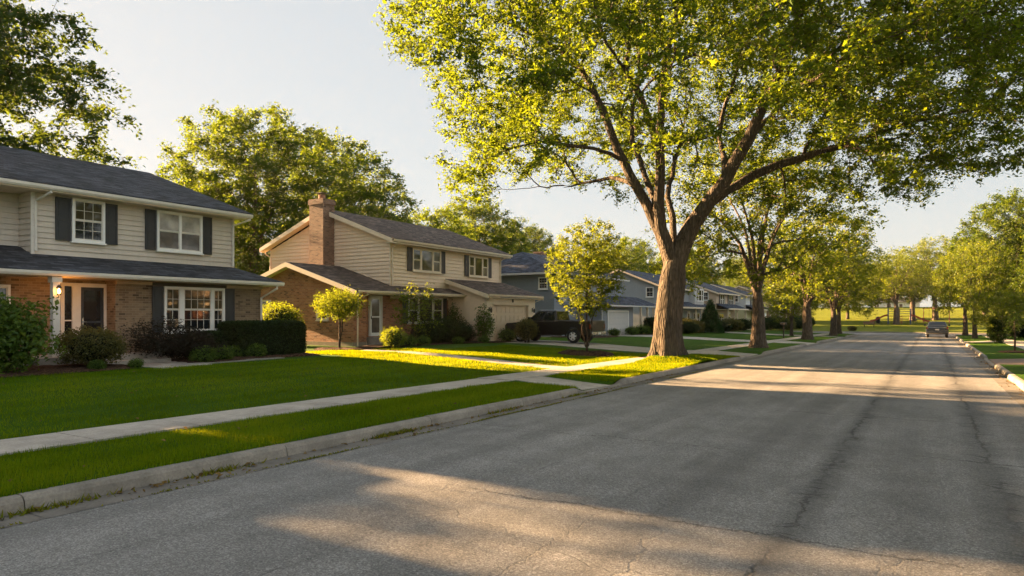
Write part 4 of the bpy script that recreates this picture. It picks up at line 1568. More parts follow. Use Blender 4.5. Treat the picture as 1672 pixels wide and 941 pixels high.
# windows
for (y0, y1, z0, z1) in ((29.35, 31.9, 4.25, 5.55), (34.75, 36.88, 4.22, 5.52)):
    window(H, -24.6, '+X', y0, y1, z0, z1, units=((0, .27), (.31, .69), (.73, 1)), cols=(1, 1, 1), fixed=(1,), up_glass='warm_glass', lo_glass='shade_glass', frame='cream_trim')
    shutter(H, -24.6, '+X', y0 - .44, y0 - .03, z0, z1, 'brown_paint'); shutter(H, -24.6, '+X', y1 + .03, y1 + .42, z0, z1, 'brown_paint')
window(H, -24.62, '+X', 29.0, 32.1, 1.35, 2.80, units=((0, .27), (.31, .69), (.73, 1)), cols=(1, 1, 1), up_glass='warm_glass', fixed=(1,), frame='white_trim')
shutter(H, -24.62, '+X', 28.55, 28.97, 1.35, 2.8, 'charcoal_paint'); shutter(H, -24.62, '+X', 32.13, 32.5, 1.35, 2.8, 'charcoal_paint')
window(H, 24.2, '-Y', -26.43, -25.6, 1.55, 2.26, cols=(1,), frame='cream_trim', off=0); window(H, 24.2, '-Y', -30.8, -29.9, 1.9, 2.62, cols=(1,), frame='cream_trim', off=0)
w = MB(); lbox(w, 24.2, '-Y', -28.5, -28.05, .0, .03, 3.55, 4.05)
for k in range(6):
    lbox(w, 24.2, '-Y', -28.47, -28.08, .03, .045, 3.6 + k * .07, 3.63 + k * .07)
w.build('gable_vent', 'red_brick', H)
# front door with storm glass
w = MB()
lbox(w, -24.62, '+X', 25.95, 26.06, 0, .09, .72, 2.82); lbox(w, -24.62, '+X', 26.82, 26.93, 0, .09, .72, 2.82); lbox(w, -24.62, '+X', 26.06, 26.82, 0, .09, 2.74, 2.82)
w.build('door_frame', 'white_trim', H)
w = MB(); lbox(w, -24.62, '+X', 26.06, 26.82, 0, .05, .72, 2.74); dr = w.build('door', 'bright_white', H)
w = MB(); lbox(w, -24.62, '+X', 26.16, 26.72, .05, .06, 1.75, 2.64); lbox(w, -24.62, '+X', 26.16, 26.72, .05, .06, .9, 1.68); w.build('pane', 'shade_glass', dr)
w = MB(); w.box(-24.57, -24.53, 26.08, 26.12, 1.6, 1.75); w.build('handle', 'dark_metal', dr)
w = MB(); w.box(-24.6, -23.4, 25.6, 27.6, zg - .2, .68); w.box(-23.4, -22.9, 25.8, 27.4, zg - .2, .48); w.build('door_step', 'concrete', H)
# chimney
w = MB()
w.box(-29.85, -28.75, 26.75, 27.6, 2.9, 8.15); w.box(-29.9, -28.7, 26.70, 27.65, 8.0, 8.22); w.box(-29.88, -28.72, 26.72, 27.63, 8.22, 8.3)
ch = w.build('chimney', 'chimney_brick', H)
w = MB(); w.lathe((-29.3, 27.18, 8.3), [(.0, 0), (.2, 0), (.19, .28), (.17, .28), (.16, .1), (0, .1)], n=14); w.build('flue', 'flue_clay', ch)
w = MB(); w.box(-29.55, -29.05, 26.95, 27.42, 8.66, 8.70)
for a, b in ((-29.46, 27.0), (-29.14, 27.0), (-29.46, 27.36), (-29.14, 27.36)):
    w.tube([(a, b, 8.45), (a, b, 8.67)], .012, 4)
w.build('chimney_cap', 'dark_metal', ch)
downspout(H, [(-24.1, 27.75, 5.72), (-24.1, 27.75, 5.66), (-24.52, 27.7, 5.42), (-24.52, 27.7, 3.44)], 'cream_trim')
downspout(H, [(-24.1, 38.6, 5.72), (-24.1, 38.6, 5.66), (-24.52, 38.4, 5.42), (-24.52, 38.4, 4.0)], 'cream_trim')
downspout(H, [(-23.32, 24.6, 2.9), (-23.32, 24.6, 2.82), (-23.86, 24.42, 2.6), (-23.86, 24.42, zg)], 'cream_trim')
downspout(H, [(-34.55, 27.45, 5.7), (-34.5, 27.5, 5.5), (-34.15, 27.57, 5.3), (-34.15, 27.57, 3.0)], 'cream_trim')
downspout(H, [(-21.5, 32.55, 2.9), (-21.5, 32.55, 2.82), (-21.93, 32.72, 2.6), (-21.93, 32.72, zg)], 'cream_trim')
downspout(H, [(-21.5, 38.6, 2.9), (-21.5, 38.6, 2.82), (-21.93, 38.36, 2.6), (-21.93, 38.36, zg)], 'cream_trim')
w = MB(); w.box(-24.2, -23.7, 38.6, 39.1, zg, zg + 1.35); w.box(-24.22, -23.68, 38.58, 39.12, zg + 1.35, zg + 1.42); w.build('meter_box', 'dark_metal', H)

# ---------------------------------------------------------------- house three (slate blue, hipped)
H = thing('hip_roof_house', 'slate blue house with a hipped dark roof and pale garage door, behind the young tree', 'house', (-28, 52, .1))
zg = .08
w = MB()
w.box(-33.5, -24, 45, 58, zg - .4, 4.95)
strips(w, 45, '-Y', -33.5, -24, zg + .1, 4.95, .2); strips(w, -24, '+X', 45, 58, 2.6, 4.95, .2)
w.box(-24, -22.02, 49.2, 55.7, zg - .3, 2.55)
strips(w, 49.2, '-Y', -24, -22.0, zg + .1, 2.55, .2); strips(w, -22.02, '+X', 49.2, 50.2, zg + .1, 2.55, .2); strips(w, -22.02, '+X', 54.8, 55.7, zg + .1, 2.55, .2); strips(w, -22.02, '+X', 50.2, 54.8, 2.2, 2.55, .2)
w.build('siding_wall', 'slate_siding', H)
rf = MB()
e0, e1, f0, f1 = -33.95, -23.5, 44.5, 58.5
r0, r1 = (-28.7, 48.2, 7.0), (-28.7, 55.0, 7.0)
slab([(e1, f0, 5.02), (e1, f1, 5.02), r1, r0], .12, rf); slab([(e0, f1, 5.02), (e0, f0, 5.02), r0, r1], .12, rf)
slab([(e0, f0, 5.02), (e1, f0, 5.02), r0], .12, rf); slab([(e1, f1, 5.02), (e0, f1, 5.02), r1], .12, rf)
ro = rf.build('roof', 'blue_shingle', H)
rf = MB()
slab([(-21.5, 48.8, 2.62), (-21.5, 61.6, 2.62), (-24.0, 61.6, 3.5), (-24.0, 50.6, 3.5)], .1, rf); slab([(-21.5, 48.8, 2.62), (-24.0, 50.6, 3.5), (-24.0, 48.8, 2.62)], .1, rf)
rf.build('porch_roof', 'blue_shingle', H)
w = MB()
w.box(-23.55, -23.42, 44.45, 58.5, 4.86, 5.0); w.box(-33.95, -23.45, 44.38, 44.5, 4.86, 5.0); w.box(-21.5, -21.38, 48.75, 61.6, 2.5, 2.62); w.box(-24, -21.4, 48.68, 48.8, 2.5, 2.62)
w.build('gutter', 'pale_panel', H)
w = MB()
for k in range(4):
    lbox(w, -22.02, '+X', 50.42, 54.58, .0, .03, zg + k * .5, zg + k * .5 + .49)
w.build('garage_door', 'pale_panel', H)
w = MB(); lbox(w, -22.02, '+X', 50.3, 50.42, 0, .06, zg, 2.2); lbox(w, -22.02, '+X', 54.58, 54.7, 0, .06, zg, 2.2); lbox(w, -22.02, '+X', 50.42, 54.58, 0, .06, 2.08, 2.2); w.build('garage_trim', 'bright_white', H)
for y in (56.6, 58.2, 59.8, 61.3):
    w = MB(); w.box(-21.72, -21.56, y - .08, y + .08, zg, 2.52); w.build('porch_post', 'cream_trim', H)
w = MB(); w.box(-24, -21.4, 55.7, 61.6, zg - .3, zg + .2); w.build('porch_floor', 'concrete', H)
window(H, 45, '-Y', -25.3, -24.5, 3.75, 4.68, cols=(3,), rows=2); window(H, 45, '-Y', -31, -30.1, 3.7, 4.6, cols=(2,))
window(H, -24, '+X', 47.2, 48.6, 3.6, 4.7, units=((0, .48), (.52, 1)), cols=(1, 1)); window(H, -24, '+X', 52.5, 53.9, 3.6, 4.7, units=((0, .48), (.52, 1)), cols=(1, 1))
window(H, -24, '+X', 56.4, 57.6, 1.0, 2.3, cols=(2,))
downspout(H, [(-22.0, 49.05, 2.5), (-21.95, 49.1, 2.3), (-21.95, 49.1, zg)], 'pale_panel')
w = MB(); w.box(-31.2, -30.4, 54.5, 55.4, 5.0, 7.6); w.box(-31.25, -30.35, 54.45, 55.45, 7.5, 7.62); w.build('chimney', 'chimney_brick', H)


# ---------------------------------------------------------------- further houses down the row
def row_house(label, X, Y0, Y1, zg, eave, ridge, wall, roofm, low='same', lowroof=True, gar=None, wins=(), lows=(), door=None, depth=9.0, gable_win=True, chim=None, trim='cream_trim', name='row_house', cat='house', bay=None, group=None):
    H = thing(name, label, cat, (X - depth / 2, (Y0 + Y1) / 2, zg), group)
    low = wall if low == 'same' else low
    w = MB()
    w.box(X - depth, X, Y0, Y1, zg - .6, 2.7 + zg); w.build('lower_wall', low, H)
    w = MB()
    xm = X - depth / 2
    w.box(X - depth + .02, X - .02, Y0 + .02, Y1 - .02, zg + 2.7, eave)
    for y in (Y0 + .02, Y1 - .14):
        w.prism([(X - depth, y, eave), (X, y, eave), (xm, y, ridge - .15)], (0, .12, 0))
    strips(w, Y0 + .02, '-Y', X - depth, X, zg + 2.7, ridge - .15, .22, clip=lambda z: (X - depth + max(0, z - eave) * depth / 2 / (ridge - .15 - eave), X - max(0, z - eave) * depth / 2 / (ridge - .15 - eave)))
    strips(w, X - .02, '+X', Y0, Y1, zg + 2.7, eave, .22)
    w.build('upper_wall', wall, H)
    rf = MB(); o = .45
    s = (ridge - eave) / (depth / 2)
    slab([(X + o, Y0 - .4, eave + .1 - s * o), (X + o, Y1 + .4, eave + .1 - s * o), (xm, Y1 + .4, ridge + .1), (xm, Y0 - .4, ridge + .1)], .12, rf)
    slab([(xm, Y0 - .4, ridge + .1), (xm, Y1 + .4, ridge + .1), (X - depth - o, Y1 + .4, eave + .1 - s * o), (X - depth - o, Y0 - .4, eave + .1 - s * o)], .12, rf)
    ro = rf.build('roof', roofm, H)
    if chim:
        w = MB(); w.box(xm - .4, xm + .4, chim, chim + .8, ridge - .8, ridge + 1.0); w.build('chimney', 'chimney_brick', ro)
    w = MB(); ez = eave - s * o
    w.box(X + o - .02, X + o + .11, Y0 - .4, Y1 + .4, ez - .04, ez + .1)
    for sg in (0, 1):
        e = (X + o) if sg else (X - depth - o)
        w.prism([(e, Y0 - .46, ez - .12), (e, Y0 - .46, ez + .06), (xm, Y0 - .46, ridge + .06), (xm, Y0 - .46, ridge - .12)], (0, .05, 0))
    w.build('gutter', trim, H)
    if lowroof:
        rf = MB()
        slab([(X + 1.5, Y0 - .3, zg + 2.65), (X + 1.5, Y1 + .3, zg + 2.65), (X, Y1 + .3, zg + 3.25), (X, Y0 - .3, zg + 3.25)], .1, rf)
        rf.build('porch_roof', roofm, H)
        w = MB(); w.box(X + 1.45, X + 1.6, Y0 - .3, Y1 + .3, zg + 2.5, zg + 2.66); w.box(X, X + 1.45, Y0 - .25, Y1 + .25, zg + 2.52, zg + 2.56); w.build('porch_gutter', trim, H)
        for y in (Y0 + .2, Y0 + (Y1 - Y0) * .5, Y1 - .2):
            w = MB(); w.box(X + 1.25, X + 1.4, y - .08, y + .08, zg, zg + 2.5); w.build('porch_post', trim, H)
    if gar:
        a, b = gar
        w = MB(); w.box(X, X + 1.2, a - .4, b + .4, zg - .4, zg + 2.5); w.build('garage_wall', low, H)
        w = MB()
        for k in range(4):
            lbox(w, X + 1.2, '+X', a, b, 0, .03, zg + k * .53, zg + k * .53 + .52)
        w.build('garage_door', 'bright_white', H)
    for (a, b, c, d, nu) in wins:
        u = ((0, 1),) if nu == 1 else ((0, .48), (.52, 1)) if nu == 2 else ((0, .3), (.34, .66), (.7, 1))
        window(H, X - .0, '+X', a, b, zg + c, zg + d, units=u, cols=(1,) * nu, frame='bright_white', up_glass='warm_glass')
        if nu < 3:
            shutter(H, X, '+X', a - .4, a - .04, zg + c, zg + d, 'charcoal_paint', False); shutter(H, X, '+X', b + .04, b + .4, zg + c, zg + d, 'charcoal_paint', False)
    for (a, b, c, d, nu) in lows:
        u = ((0, 1),) if nu == 1 else ((0, .48), (.52, 1)) if nu == 2 else ((0, .3), (.34, .66), (.7, 1))
        window(H, X, '+X', a, b, zg + c, zg + d, units=u, cols=(1,) * nu, frame='bright_white')
    if gable_win:
        window(H, Y0, '-Y', X - 1.7, X - .9, zg + 3.6, zg + 4.6, cols=(2,), frame='bright_white')
    if door:
        w = MB(); lbox(w, X, '+X', door, door + .95, 0, .06, zg + .15, zg + 2.25); dr = w.build('door', 'bright_white', H)
        w = MB(); lbox(w, X, '+X', door + .2, door + .75, .06, .07, zg + 1.2, zg + 2.0); w.build('pane', 'shade_glass', dr)
    if bay:
        a, b, bw = bay
        w = MB(); w.box(X, X + .6, a, b, zg + 2.9, zg + 4.75); strips(w, X + .6, '+X', a, b, zg + 2.9, zg + 4.75, .2); w.build('box_bay', bw, H)
        window(H, X + .62, '+X', a + .5, b - .5, zg + 3.35, zg + 4.65, units=((0, .25), (.3, .7), (.75, 1)), cols=(1, 1, 1), frame='bright_white')
    return H


row_house('grey blue house with a pale boxed bay window, beyond the slate blue porch', -22.4, 64.5, 77.5, -.02, 4.62, 6.4, 'grey_siding', 'blue_shingle', wins=((66.5, 67.9, 3.2, 4.3, 2),), lows=((66, 68.5, .8, 2.1, 3), (74.2, 76.6, .7, 2.1, 3)), door=72.2, bay=(73.0, 76.4, 'pale_siding'), gar=None)
row_house('tan sided house half hidden by the pointed evergreen', -21.6, 81, 90, -.05, 4.5, 6.2, 'sand_siding', 'blue_shingle', wins=((82.4, 84.2, 3.1, 4.4, 2), (86.4, 88.6, 3.1, 4.4, 2)), lows=((82, 84, .8, 2.1, 2),), door=86.5)
row_house('pale grey house with straw coloured ground floor and a white garage door', -21.2, 94, 104, -.05, 4.5, 6.0, 'pale_siding', 'charcoal_shingle', low='straw_siding', gar=(97.5, 101), wins=((97.0, 98.4, 3.1, 4.3, 2), (101, 102.4, 3.1, 4.3, 2)))
row_house('tan house with many paired windows and a long porch roof', -21.0, 109, 121, .05, 4.7, 6.3, 'sand_siding', 'brown_shingle', low='tan_brick', wins=((110.5, 112, 3.2, 4.4, 2), (114, 116.4, 3.2, 4.4, 3), (118.3, 119.6, 3.2, 4.4, 2)), lows=((111, 113, .8, 2.2, 2), (117.5, 119.5, .8, 2.2, 2)), door=115)
row_house('red brick house at the far end of the row', -20.6, 126, 137, .4, 5.1, 6.7, 'sand_siding', 'brown_shingle', low='red_brick', wins=((127.5, 129, 3.2, 4.4, 2), (132, 134, 3.2, 4.4, 2)), lows=((128, 131, .8, 2.2, 3),), door=133, chim=134.5)
# houses facing the park across its far side
for i, (x, y, w_, wm, rm, lb) in enumerate(((-40, 292, 14, 'pale_siding', 'brown_shingle', 'long pale house far across the park, left of the playground trees'),
                                           (-12, 300, 16, 'pale_siding', 'charcoal_shingle', 'low white house far across the park behind the playground'),
                                           (20, 296, 13, 'sand_siding', 'brown_shingle', 'tan house far across the park, right of the playground'))):
    zz = float(z_park(x, y))
    Hh = thing('far_house', lb, 'house', (x, y, zz), 'houses across the park')
    m = MB(); m.box(x - w_ / 2, x + w_ / 2, y - 4, y + 4, zz - .5, zz + 2.9); m.build('wall', wm, Hh)
    m = MB()
    slab([(x - w_ / 2 - .5, y - 4.5, zz + 2.85), (x + w_ / 2 + .5, y - 4.5, zz + 2.85), (x + w_ / 2 + .5, y, zz + 4.7), (x - w_ / 2 - .5, y, zz + 4.7)], .12, m)
    slab([(x + w_ / 2 + .5, y + 4.5, zz + 2.85), (x - w_ / 2 - .5, y + 4.5, zz + 2.85), (x - w_ / 2 - .5, y, zz + 4.7), (x + w_ / 2 + .5, y, zz + 4.7)], .12, m)
    m.build('roof', rm, Hh)
    for k in range(4):
        u = x - w_ / 2 + w_ * (k + .5) / 4
        if k == 2:
            m = MB(); lbox(m, y - 4, '-Y', u - .5, u + .5, 0, .06, zz, zz + 2.1); m.build('door', 'dark_wood', Hh)
        else:
            window(Hh, y - 4, '-Y', u - .8, u + .8, zz + .9, zz + 2.2, units=((0, .48), (.52, 1)), cols=(1, 1))

# ---------------------------------------------------------------- vehicles
def arch(x, zc, r, z0, n=9, rev=False):
    a0 = math.asin(max(-1, min(1, (z0 - zc) / r)))
    pts = [(x + r * math.cos(t), zc + r * math.sin(t)) for t in np.linspace(a0, math.pi - a0, n)]
    return pts


def wheel(parent, x, y, r, wd, side):
    t = MB()
    s = side
    t.lathe((x, y, r), [(r * .62, -wd / 2), (r * .9, -wd / 2), (r, -wd * .32), (r, wd * .32), (r * .9, wd / 2), (r * .62, wd / 2)], axis='y', n=28)
    t.lathe((x, y, r), [(r * .62, 0), (0, 0)], axis='y', n=28)
    w_ = t.build('wheel', 'rubber', parent, smooth=True)
    m = MB()
    yo = s * wd * .30
    m.lathe((x, y, r), [(r * .64, s * wd * .46), (r * .57, s * wd * .45), (r * .54, s * wd * .3)], axis='y', n=28)
    for k in range(6):
        a = k * math.pi / 3
        m.tube([(x + r * .1 * math.cos(a), y + s * wd * .38, r + r * .1 * math.sin(a)), (x + r * .57 * math.cos(a), y + s * wd * .40, r + r * .57 * math.sin(a))], [.06, .045], 5)
    m.lathe((x, y, r), [(0, s * wd * .44), (r * .14, s * wd * .43), (r * .16, s * wd * .3)], axis='y', n=12)
    m.build('rim', 'alloy', w_)
    return w_


def make_vehicle(name, label, cat, prof, hw, cab, wheels, wr, wwid, body, origin_label=None, plate=True, group=None, pickup=False):
    """x forward, y left; prof = closed side outline (x, z); cab = (belt rear x, belt front x, belt z, roof rear x, roof front x, roof z, belt hw, roof hw)"""
    T = thing(name, label, cat, (0, 0, 0), group)
    b = MB(); b.prism([(x, -hw, z) for x, z in prof], (0, 2 * hw, 0))
    b.build('body', body, T, bevel=.045)
    br, bf, bz, rr, rf_, rz, bw, rw = cab
    c = MB()
    lo = [(br, -bw, bz - .04), (bf, -bw, bz - .04), (bf, bw, bz - .04), (br, bw, bz - .04)]
    hi = [(rr, -rw, rz), (rf_, -rw, rz), (rf_, rw, rz), (rr, rw, rz)]
    c.add(lo + hi, [(0, 3, 2, 1), (4, 5, 6, 7), (0, 1, 5, 4), (1, 2, 6, 5), (2, 3, 7, 6), (3, 0, 4, 7)])
    c.build('cab', body, T, bevel=.06)

    def P(sx, t, side):      # point on the side glass: sx 0 rear .. 1 front, t 0 belt .. 1 roof
        xb = br + (bf - br) * sx; xt = rr + (rf_ - rr) * sx
        return (xb + (xt - xb) * t, side * (bw + (rw - bw) * t + .012), bz - .04 + (rz - bz + .04) * t)
    for side in (-1, 1):
        for a, b2 in ((.06, .48), (.53, .93)):
            g = MB(); q = [P(a, .14, side), P(b2, .14, side), P(b2 - .03, .86, side), P(a + .03, .86, side)]
            g.prism(q, (0, side * .006, 0)); g.build('side_window', 'car_glass', T)
    for (xa, xb_, nm, sg) in ((br, rr, 'rear_window', -1), (bf, rf_, 'windshield', 1)):
        g = MB()
        def Q(s, t):
            return (xa + (xb_ - xa) * t + sg * .014, s * (bw + (rw - bw) * t) * .88, bz - .04 + (rz - bz + .04) * t)
        g.prism([Q(-1, .16), Q(1, .16), Q(1, .88), Q(-1, .88)], (sg * .006, 0, 0)); g.build(nm, 'car_glass', T)
    for wx in wheels:
        for side in (-1, 1):
            wheel(T, wx, side * (hw - wwid * .42), wr, wwid, side)
            ar = MB()
            pts = [(wx + (wr * 1.2) * math.cos(t), side * (hw + .012), wr + wr * 1.2 * math.sin(t)) for t in np.linspace(-.15, math.pi + .15, 14)]
            ar.tube(pts, .035, 6); ar.build('wheel_arch', body, T, smooth=True)
    x0 = min(x for x, z in prof); x1 = max(x for x, z in prof)
    zt = .8 if pickup else .85
    for side in (-1, 1):
        g = MB(); g.box(x0 - .015, x0 + .09, side * hw * .86, side * (hw + .006), zt, zt + .26); g.build('tail_light', 'tail_red', T)
        g = MB(); g.box(x1 - .09, x1 + .012, side * hw * .62, side * (hw * .97), zt - .08, zt + .1); g.build('headlight', 'chrome', T)
        g = MB(); g.tube([(bf - .35, side * (bw + .01), bz + .08), (bf - .32, side * (bw + .14), bz + .12)], .025, 5); g.box(bf - .42, bf - .28, side * (bw + .10), side * (bw + .26), bz + .05, bz + .24); g.build('mirror', body, T)
        for q in (.32, .72):
            g = MB(); xx = br + (bf - br) * q; g.box(xx - .09, xx + .09, side * (hw - .005), side * (hw + .022), bz - .20, bz - .165); g.build('door_handle', 'chrome' if pickup else body, T)
    g = MB(); g.box(x0 - .10, x0 + .05, -hw * .95, hw * .95, .46, .64); g.build('rear_bumper', 'chrome' if pickup else body, T, bevel=.02)
    g = MB(); g.box(x1 - .05, x1 + .10, -hw * .95, hw * .95, .42, .62); g.build('front_bumper', 'chrome' if pickup else body, T, bevel=.02)
    if plate:
        g = MB(); g.box(x0 - .112, x0 - .10, -.16, .16, .48, .60) if pickup else g.box(x0 - .03, x0 - .012, -.16, .16, .74, .86); g.build('number_plate', 'plate', T)
    return T


r_ = .385
pk = [(-2.80, .52)] + [(-2.35, .50)] + [(x, z) for x, z in arch(-1.70, r_, .47, .48)][::-1] + [(-1.0, .44), (1.05, .44)] + [(x, z) for x, z in arch(1.78, r_, .47, .48)][::-1] + [(2.5, .46), (2.78, .55), (2.82, .95), (2.70, 1.10), (1.35, 1.20), (-.60, 1.22), (-.62, 1.26), (-2.80, 1.26)]
truck = make_vehicle('pickup_truck', 'black pickup truck parked on the driveway in front of the cream garage', 'pickup truck', pk, .97, (-.62, 1.42, 1.22, -.52, .62, 1.86, .90, .74), (-1.70, 1.78), r_, .27, 'black_car_paint', pickup=True)
g = MB(); g.box(-2.72, -.70, -.85, .85, 1.262, 1.275); g.build('bed_cover', 'rubber', truck)
g = MB(); g.box(-2.82, -2.79, -.78, .78, .72, 1.22); g.box(-2.84, -2.82, -.14, .14, 1.0, 1.06); g.build('tailgate', 'black_car_paint', truck)
for s_ in (-1, 1):
    g = MB(); g.box(-1.0, 1.1, s_ * .95, s_ * 1.06, .40, .46); g.build('running_board', 'dark_metal', truck)
tx, ty = -18.95, 35.55
truck.location = (tx, ty, gz(tx, ty) + .02); truck.rotation_euler = (0, 0, R(180.0))

sv = [(-2.22, .46), (-2.0, .36)] + [(x, z) for x, z in arch(-1.35, .34, .41, .36)][::-1] + [(-.8, .30), (.8, .30)] + [(x, z) for x, z in arch(1.38, .34, .41, .36)][::-1] + [(2.05, .36), (2.28, .5), (2.30, .78), (2.1, .92), (1.15, 1.06), (-2.05, 1.06), (-2.22, .98)]
car = make_vehicle('parked_car', 'dark grey hatchback seen from behind at the far end of the street', 'car', sv, .90, (-2.12, 1.2, 1.06, -1.65, .35, 1.58, .86, .66), (-1.35, 1.38), .34, .22, 'grey_car_paint')
car.location = (.42, 80.2, float(z_road(80.2)) + .005); car.rotation_euler = (0, 0, R(90))
g = MB(); 
pale = make_vehicle('parked_car', 'pale car on the side street behind the slim right trees', 'car', sv, .9, (-2.1, 1.1, 1.06, -1.6, .3, 1.5, .86, .66), (-1.35, 1.38), .34, .22, 'pale_car_paint')
pale.location = (9.2, 92.0, -.435)

# ---------------------------------------------------------------- small street and park things
mb_ = thing('mailbox', 'dark mailbox on a post at the lawn edge beyond the second street tree', 'mailbox', (-10.9, 62.4, gz(-10.9, 62.4)))
z0 = gz(-10.9, 62.4)
g = MB(); g.box(-10.95, -10.85, 62.35, 62.45, z0 - .1, z0 + 1.1); g.build('post', 'dark_wood', mb_)
g = MB(); g.prism([(-10.65 - .0, 62.28, z0 + 1.1)] + [(-10.65, 62.4 - .12 * math.cos(t), z0 + 1.22 + .12 * math.sin(t)) for t in np.linspace(0, math.pi, 9)] + [(-10.65, 62.52, z0 + 1.1)], (-.5, 0, 0)); bx = g.build('box', 'dark_metal', mb_)
g = MB(); g.box(-10.9, -10.88, 62.53, 62.545, z0 + 1.2, z0 + 1.4); g.build('flag', 'play_red', bx)

px, py = -4.6, 129.0
pz = float(z_park(px, py))
pg = thing('playground_climber', 'playground climbing frame with a slide on each side under the park trees', 'playground equipment', (px, py, pz))
for dx in (-1.6, 0, 1.6):
    for dy in (-.8, .8):
        g = MB(); g.tube([(px + dx, py + dy, pz - .1), (px + dx, py + dy, pz + 2.5)], .07, 8); g.build('post', 'play_blue' if dx else 'play_wood', pg)
g = MB(); g.box(px - 1.65, px + 1.65, py - .85, py + .85, pz + 1.25, pz + 1.35); g.build('deck', 'play_wood', pg)
g = MB()
for z in (1.7, 2.05, 2.4):
    g.tube([(px - 1.6, py - .8, pz + z), (px + 1.6, py - .8, pz + z)], .035, 6); g.tube([(px - 1.6, py + .8, pz + z), (px + 1.6, py + .8, pz + z)], .035, 6)
g.build('railing', 'play_blue', pg)
for sg in (-1, 1):
    g = MB()
    a = [(px + sg * 1.6, pz + 1.35), (px + sg * 2.2, pz + 1.2), (px + sg * 3.6, pz + .45), (px + sg * 4.3, pz + .3)]
    for i in range(3):
        (xa, za), (xb, zb) = a[i], a[i + 1]
        g.prism([(xa, py - .35, za), (xb, py - .35, zb), (xb, py + .35, zb), (xa, py + .35, za)], (0, 0, .06))
        for yy_ in (-.38, .35):
            g.prism([(xa, py + yy_, za), (xb, py + yy_, zb), (xb, py + yy_, zb + .28), (xa, py + yy_, za + .28)], (0, .05, 0))
    g.build('slide', 'play_red', pg)
g = MB()
for k in range(5):
    g.tube([(px - .4, py - .85 - .08 * (4 - k), pz + .2 + k * .25), (px + .4, py - .85 - .08 * (4 - k), pz + .2 + k * .25)], .03, 6)
for dx in (-.42, .42):
    g.tube([(px + dx, py - 1.3, pz), (px + dx, py - .8, pz + 1.4)], .035, 6)
g.build('ladder', 'play_red', pg)
sw = thing('swing_set', 'red A-frame swing set right of the playground climber', 'swing set', (0.6, 132.5, float(z_park(.6, 132.5))))
x, y, z = .6, 132.5, float(z_park(.6, 132.5))
g = MB()
for dx in (-1.8, 1.8):
    for dy in (-.9, .9):
        g.tube([(x + dx, y + dy, z - .1), (x + dx, y, z + 2.4)], .05, 6)
g.tube([(x - 1.9, y, z + 2.4), (x + 1.9, y, z + 2.4)], .05, 6)
g.build('frame', 'play_red', sw)
for dx in (-.8, .8):
    g = MB(); g.box(x + dx - .25, x + dx + .25, y - .12, y + .12, z + .5, z + .54)
    for e in (-.22, .22):
        g.tube([(x + dx + e, y, z + .54), (x + dx + e, y, z + 2.4)], .012, 4)
    g.build('seat', 'rubber', sw)
bn = thing('park_bench', 'wooden park bench at the near edge of the park lawn', 'bench', (-8.3, 119, float(z_park(-8.3, 119))))
x, y, z = -8.3, 119, float(z_park(-8.3, 119))
g = MB(); g.box(x - .8, x + .8, y - .22, y + .22, z + .42, z + .47); g.build('seat', 'play_wood', bn)
g = MB(); g.box(x - .8, x + .8, y - .28, y - .23, z + .52, z + .85); g.build('backrest', 'play_wood', bn)
for dx in (-.65, .65):
    g = MB(); g.box(x + dx - .04, x + dx + .04, y - .24, y + .2, z - .05, z + .42); g.build('leg', 'dark_metal', bn)
lb_ = thing('litter_bin', 'dark litter bin standing on the park lawn left of the playground', 'litter bin', (-7.8, 131, float(z_park(-7.8, 131))))
x, y, z = -7.8, 131, float(z_park(-7.8, 131))
g = MB(); g.lathe((x, y, z - .05), [(0, 0), (.3, 0), (.36, .9), (0, .9)], n=14); g.build('body', 'dark_metal', lb_)
g = MB(); g.lathe((x, y, z + .85), [(.4, 0), (.4, .06), (.2, .25), (0, .28)], n=14); g.build('lid', 'dark_metal', lb_)
pp = thing('gate_pillar', 'low tan brick pillar at the right corner of the side street', 'pillar', (5.6, 87.0, gz(5.6, 87)))
x, y, z = 5.6, 87.0, gz(5.6, 87)
g = MB(); g.box(x - .35, x + .35, y - .35, y + .35, z - .1, z + 1.7); g.build('shaft', 'tan_brick', pp)
g = MB(); g.box(x - .42, x + .42, y - .42, y + .42, z + 1.7, z + 1.82); g.build('cap', 'foundation', pp)

# ================================================================== TREES
# the big street tree: trunk and main limbs follow the photograph, its depth is real
D0 = 26.35
zb = gz(*BIG) - .12


def A_(u, v, dd=0.0):
    return np.array(at(u, v, D0 + dd)) - np.array((BIG[0], BIG[1], zb))


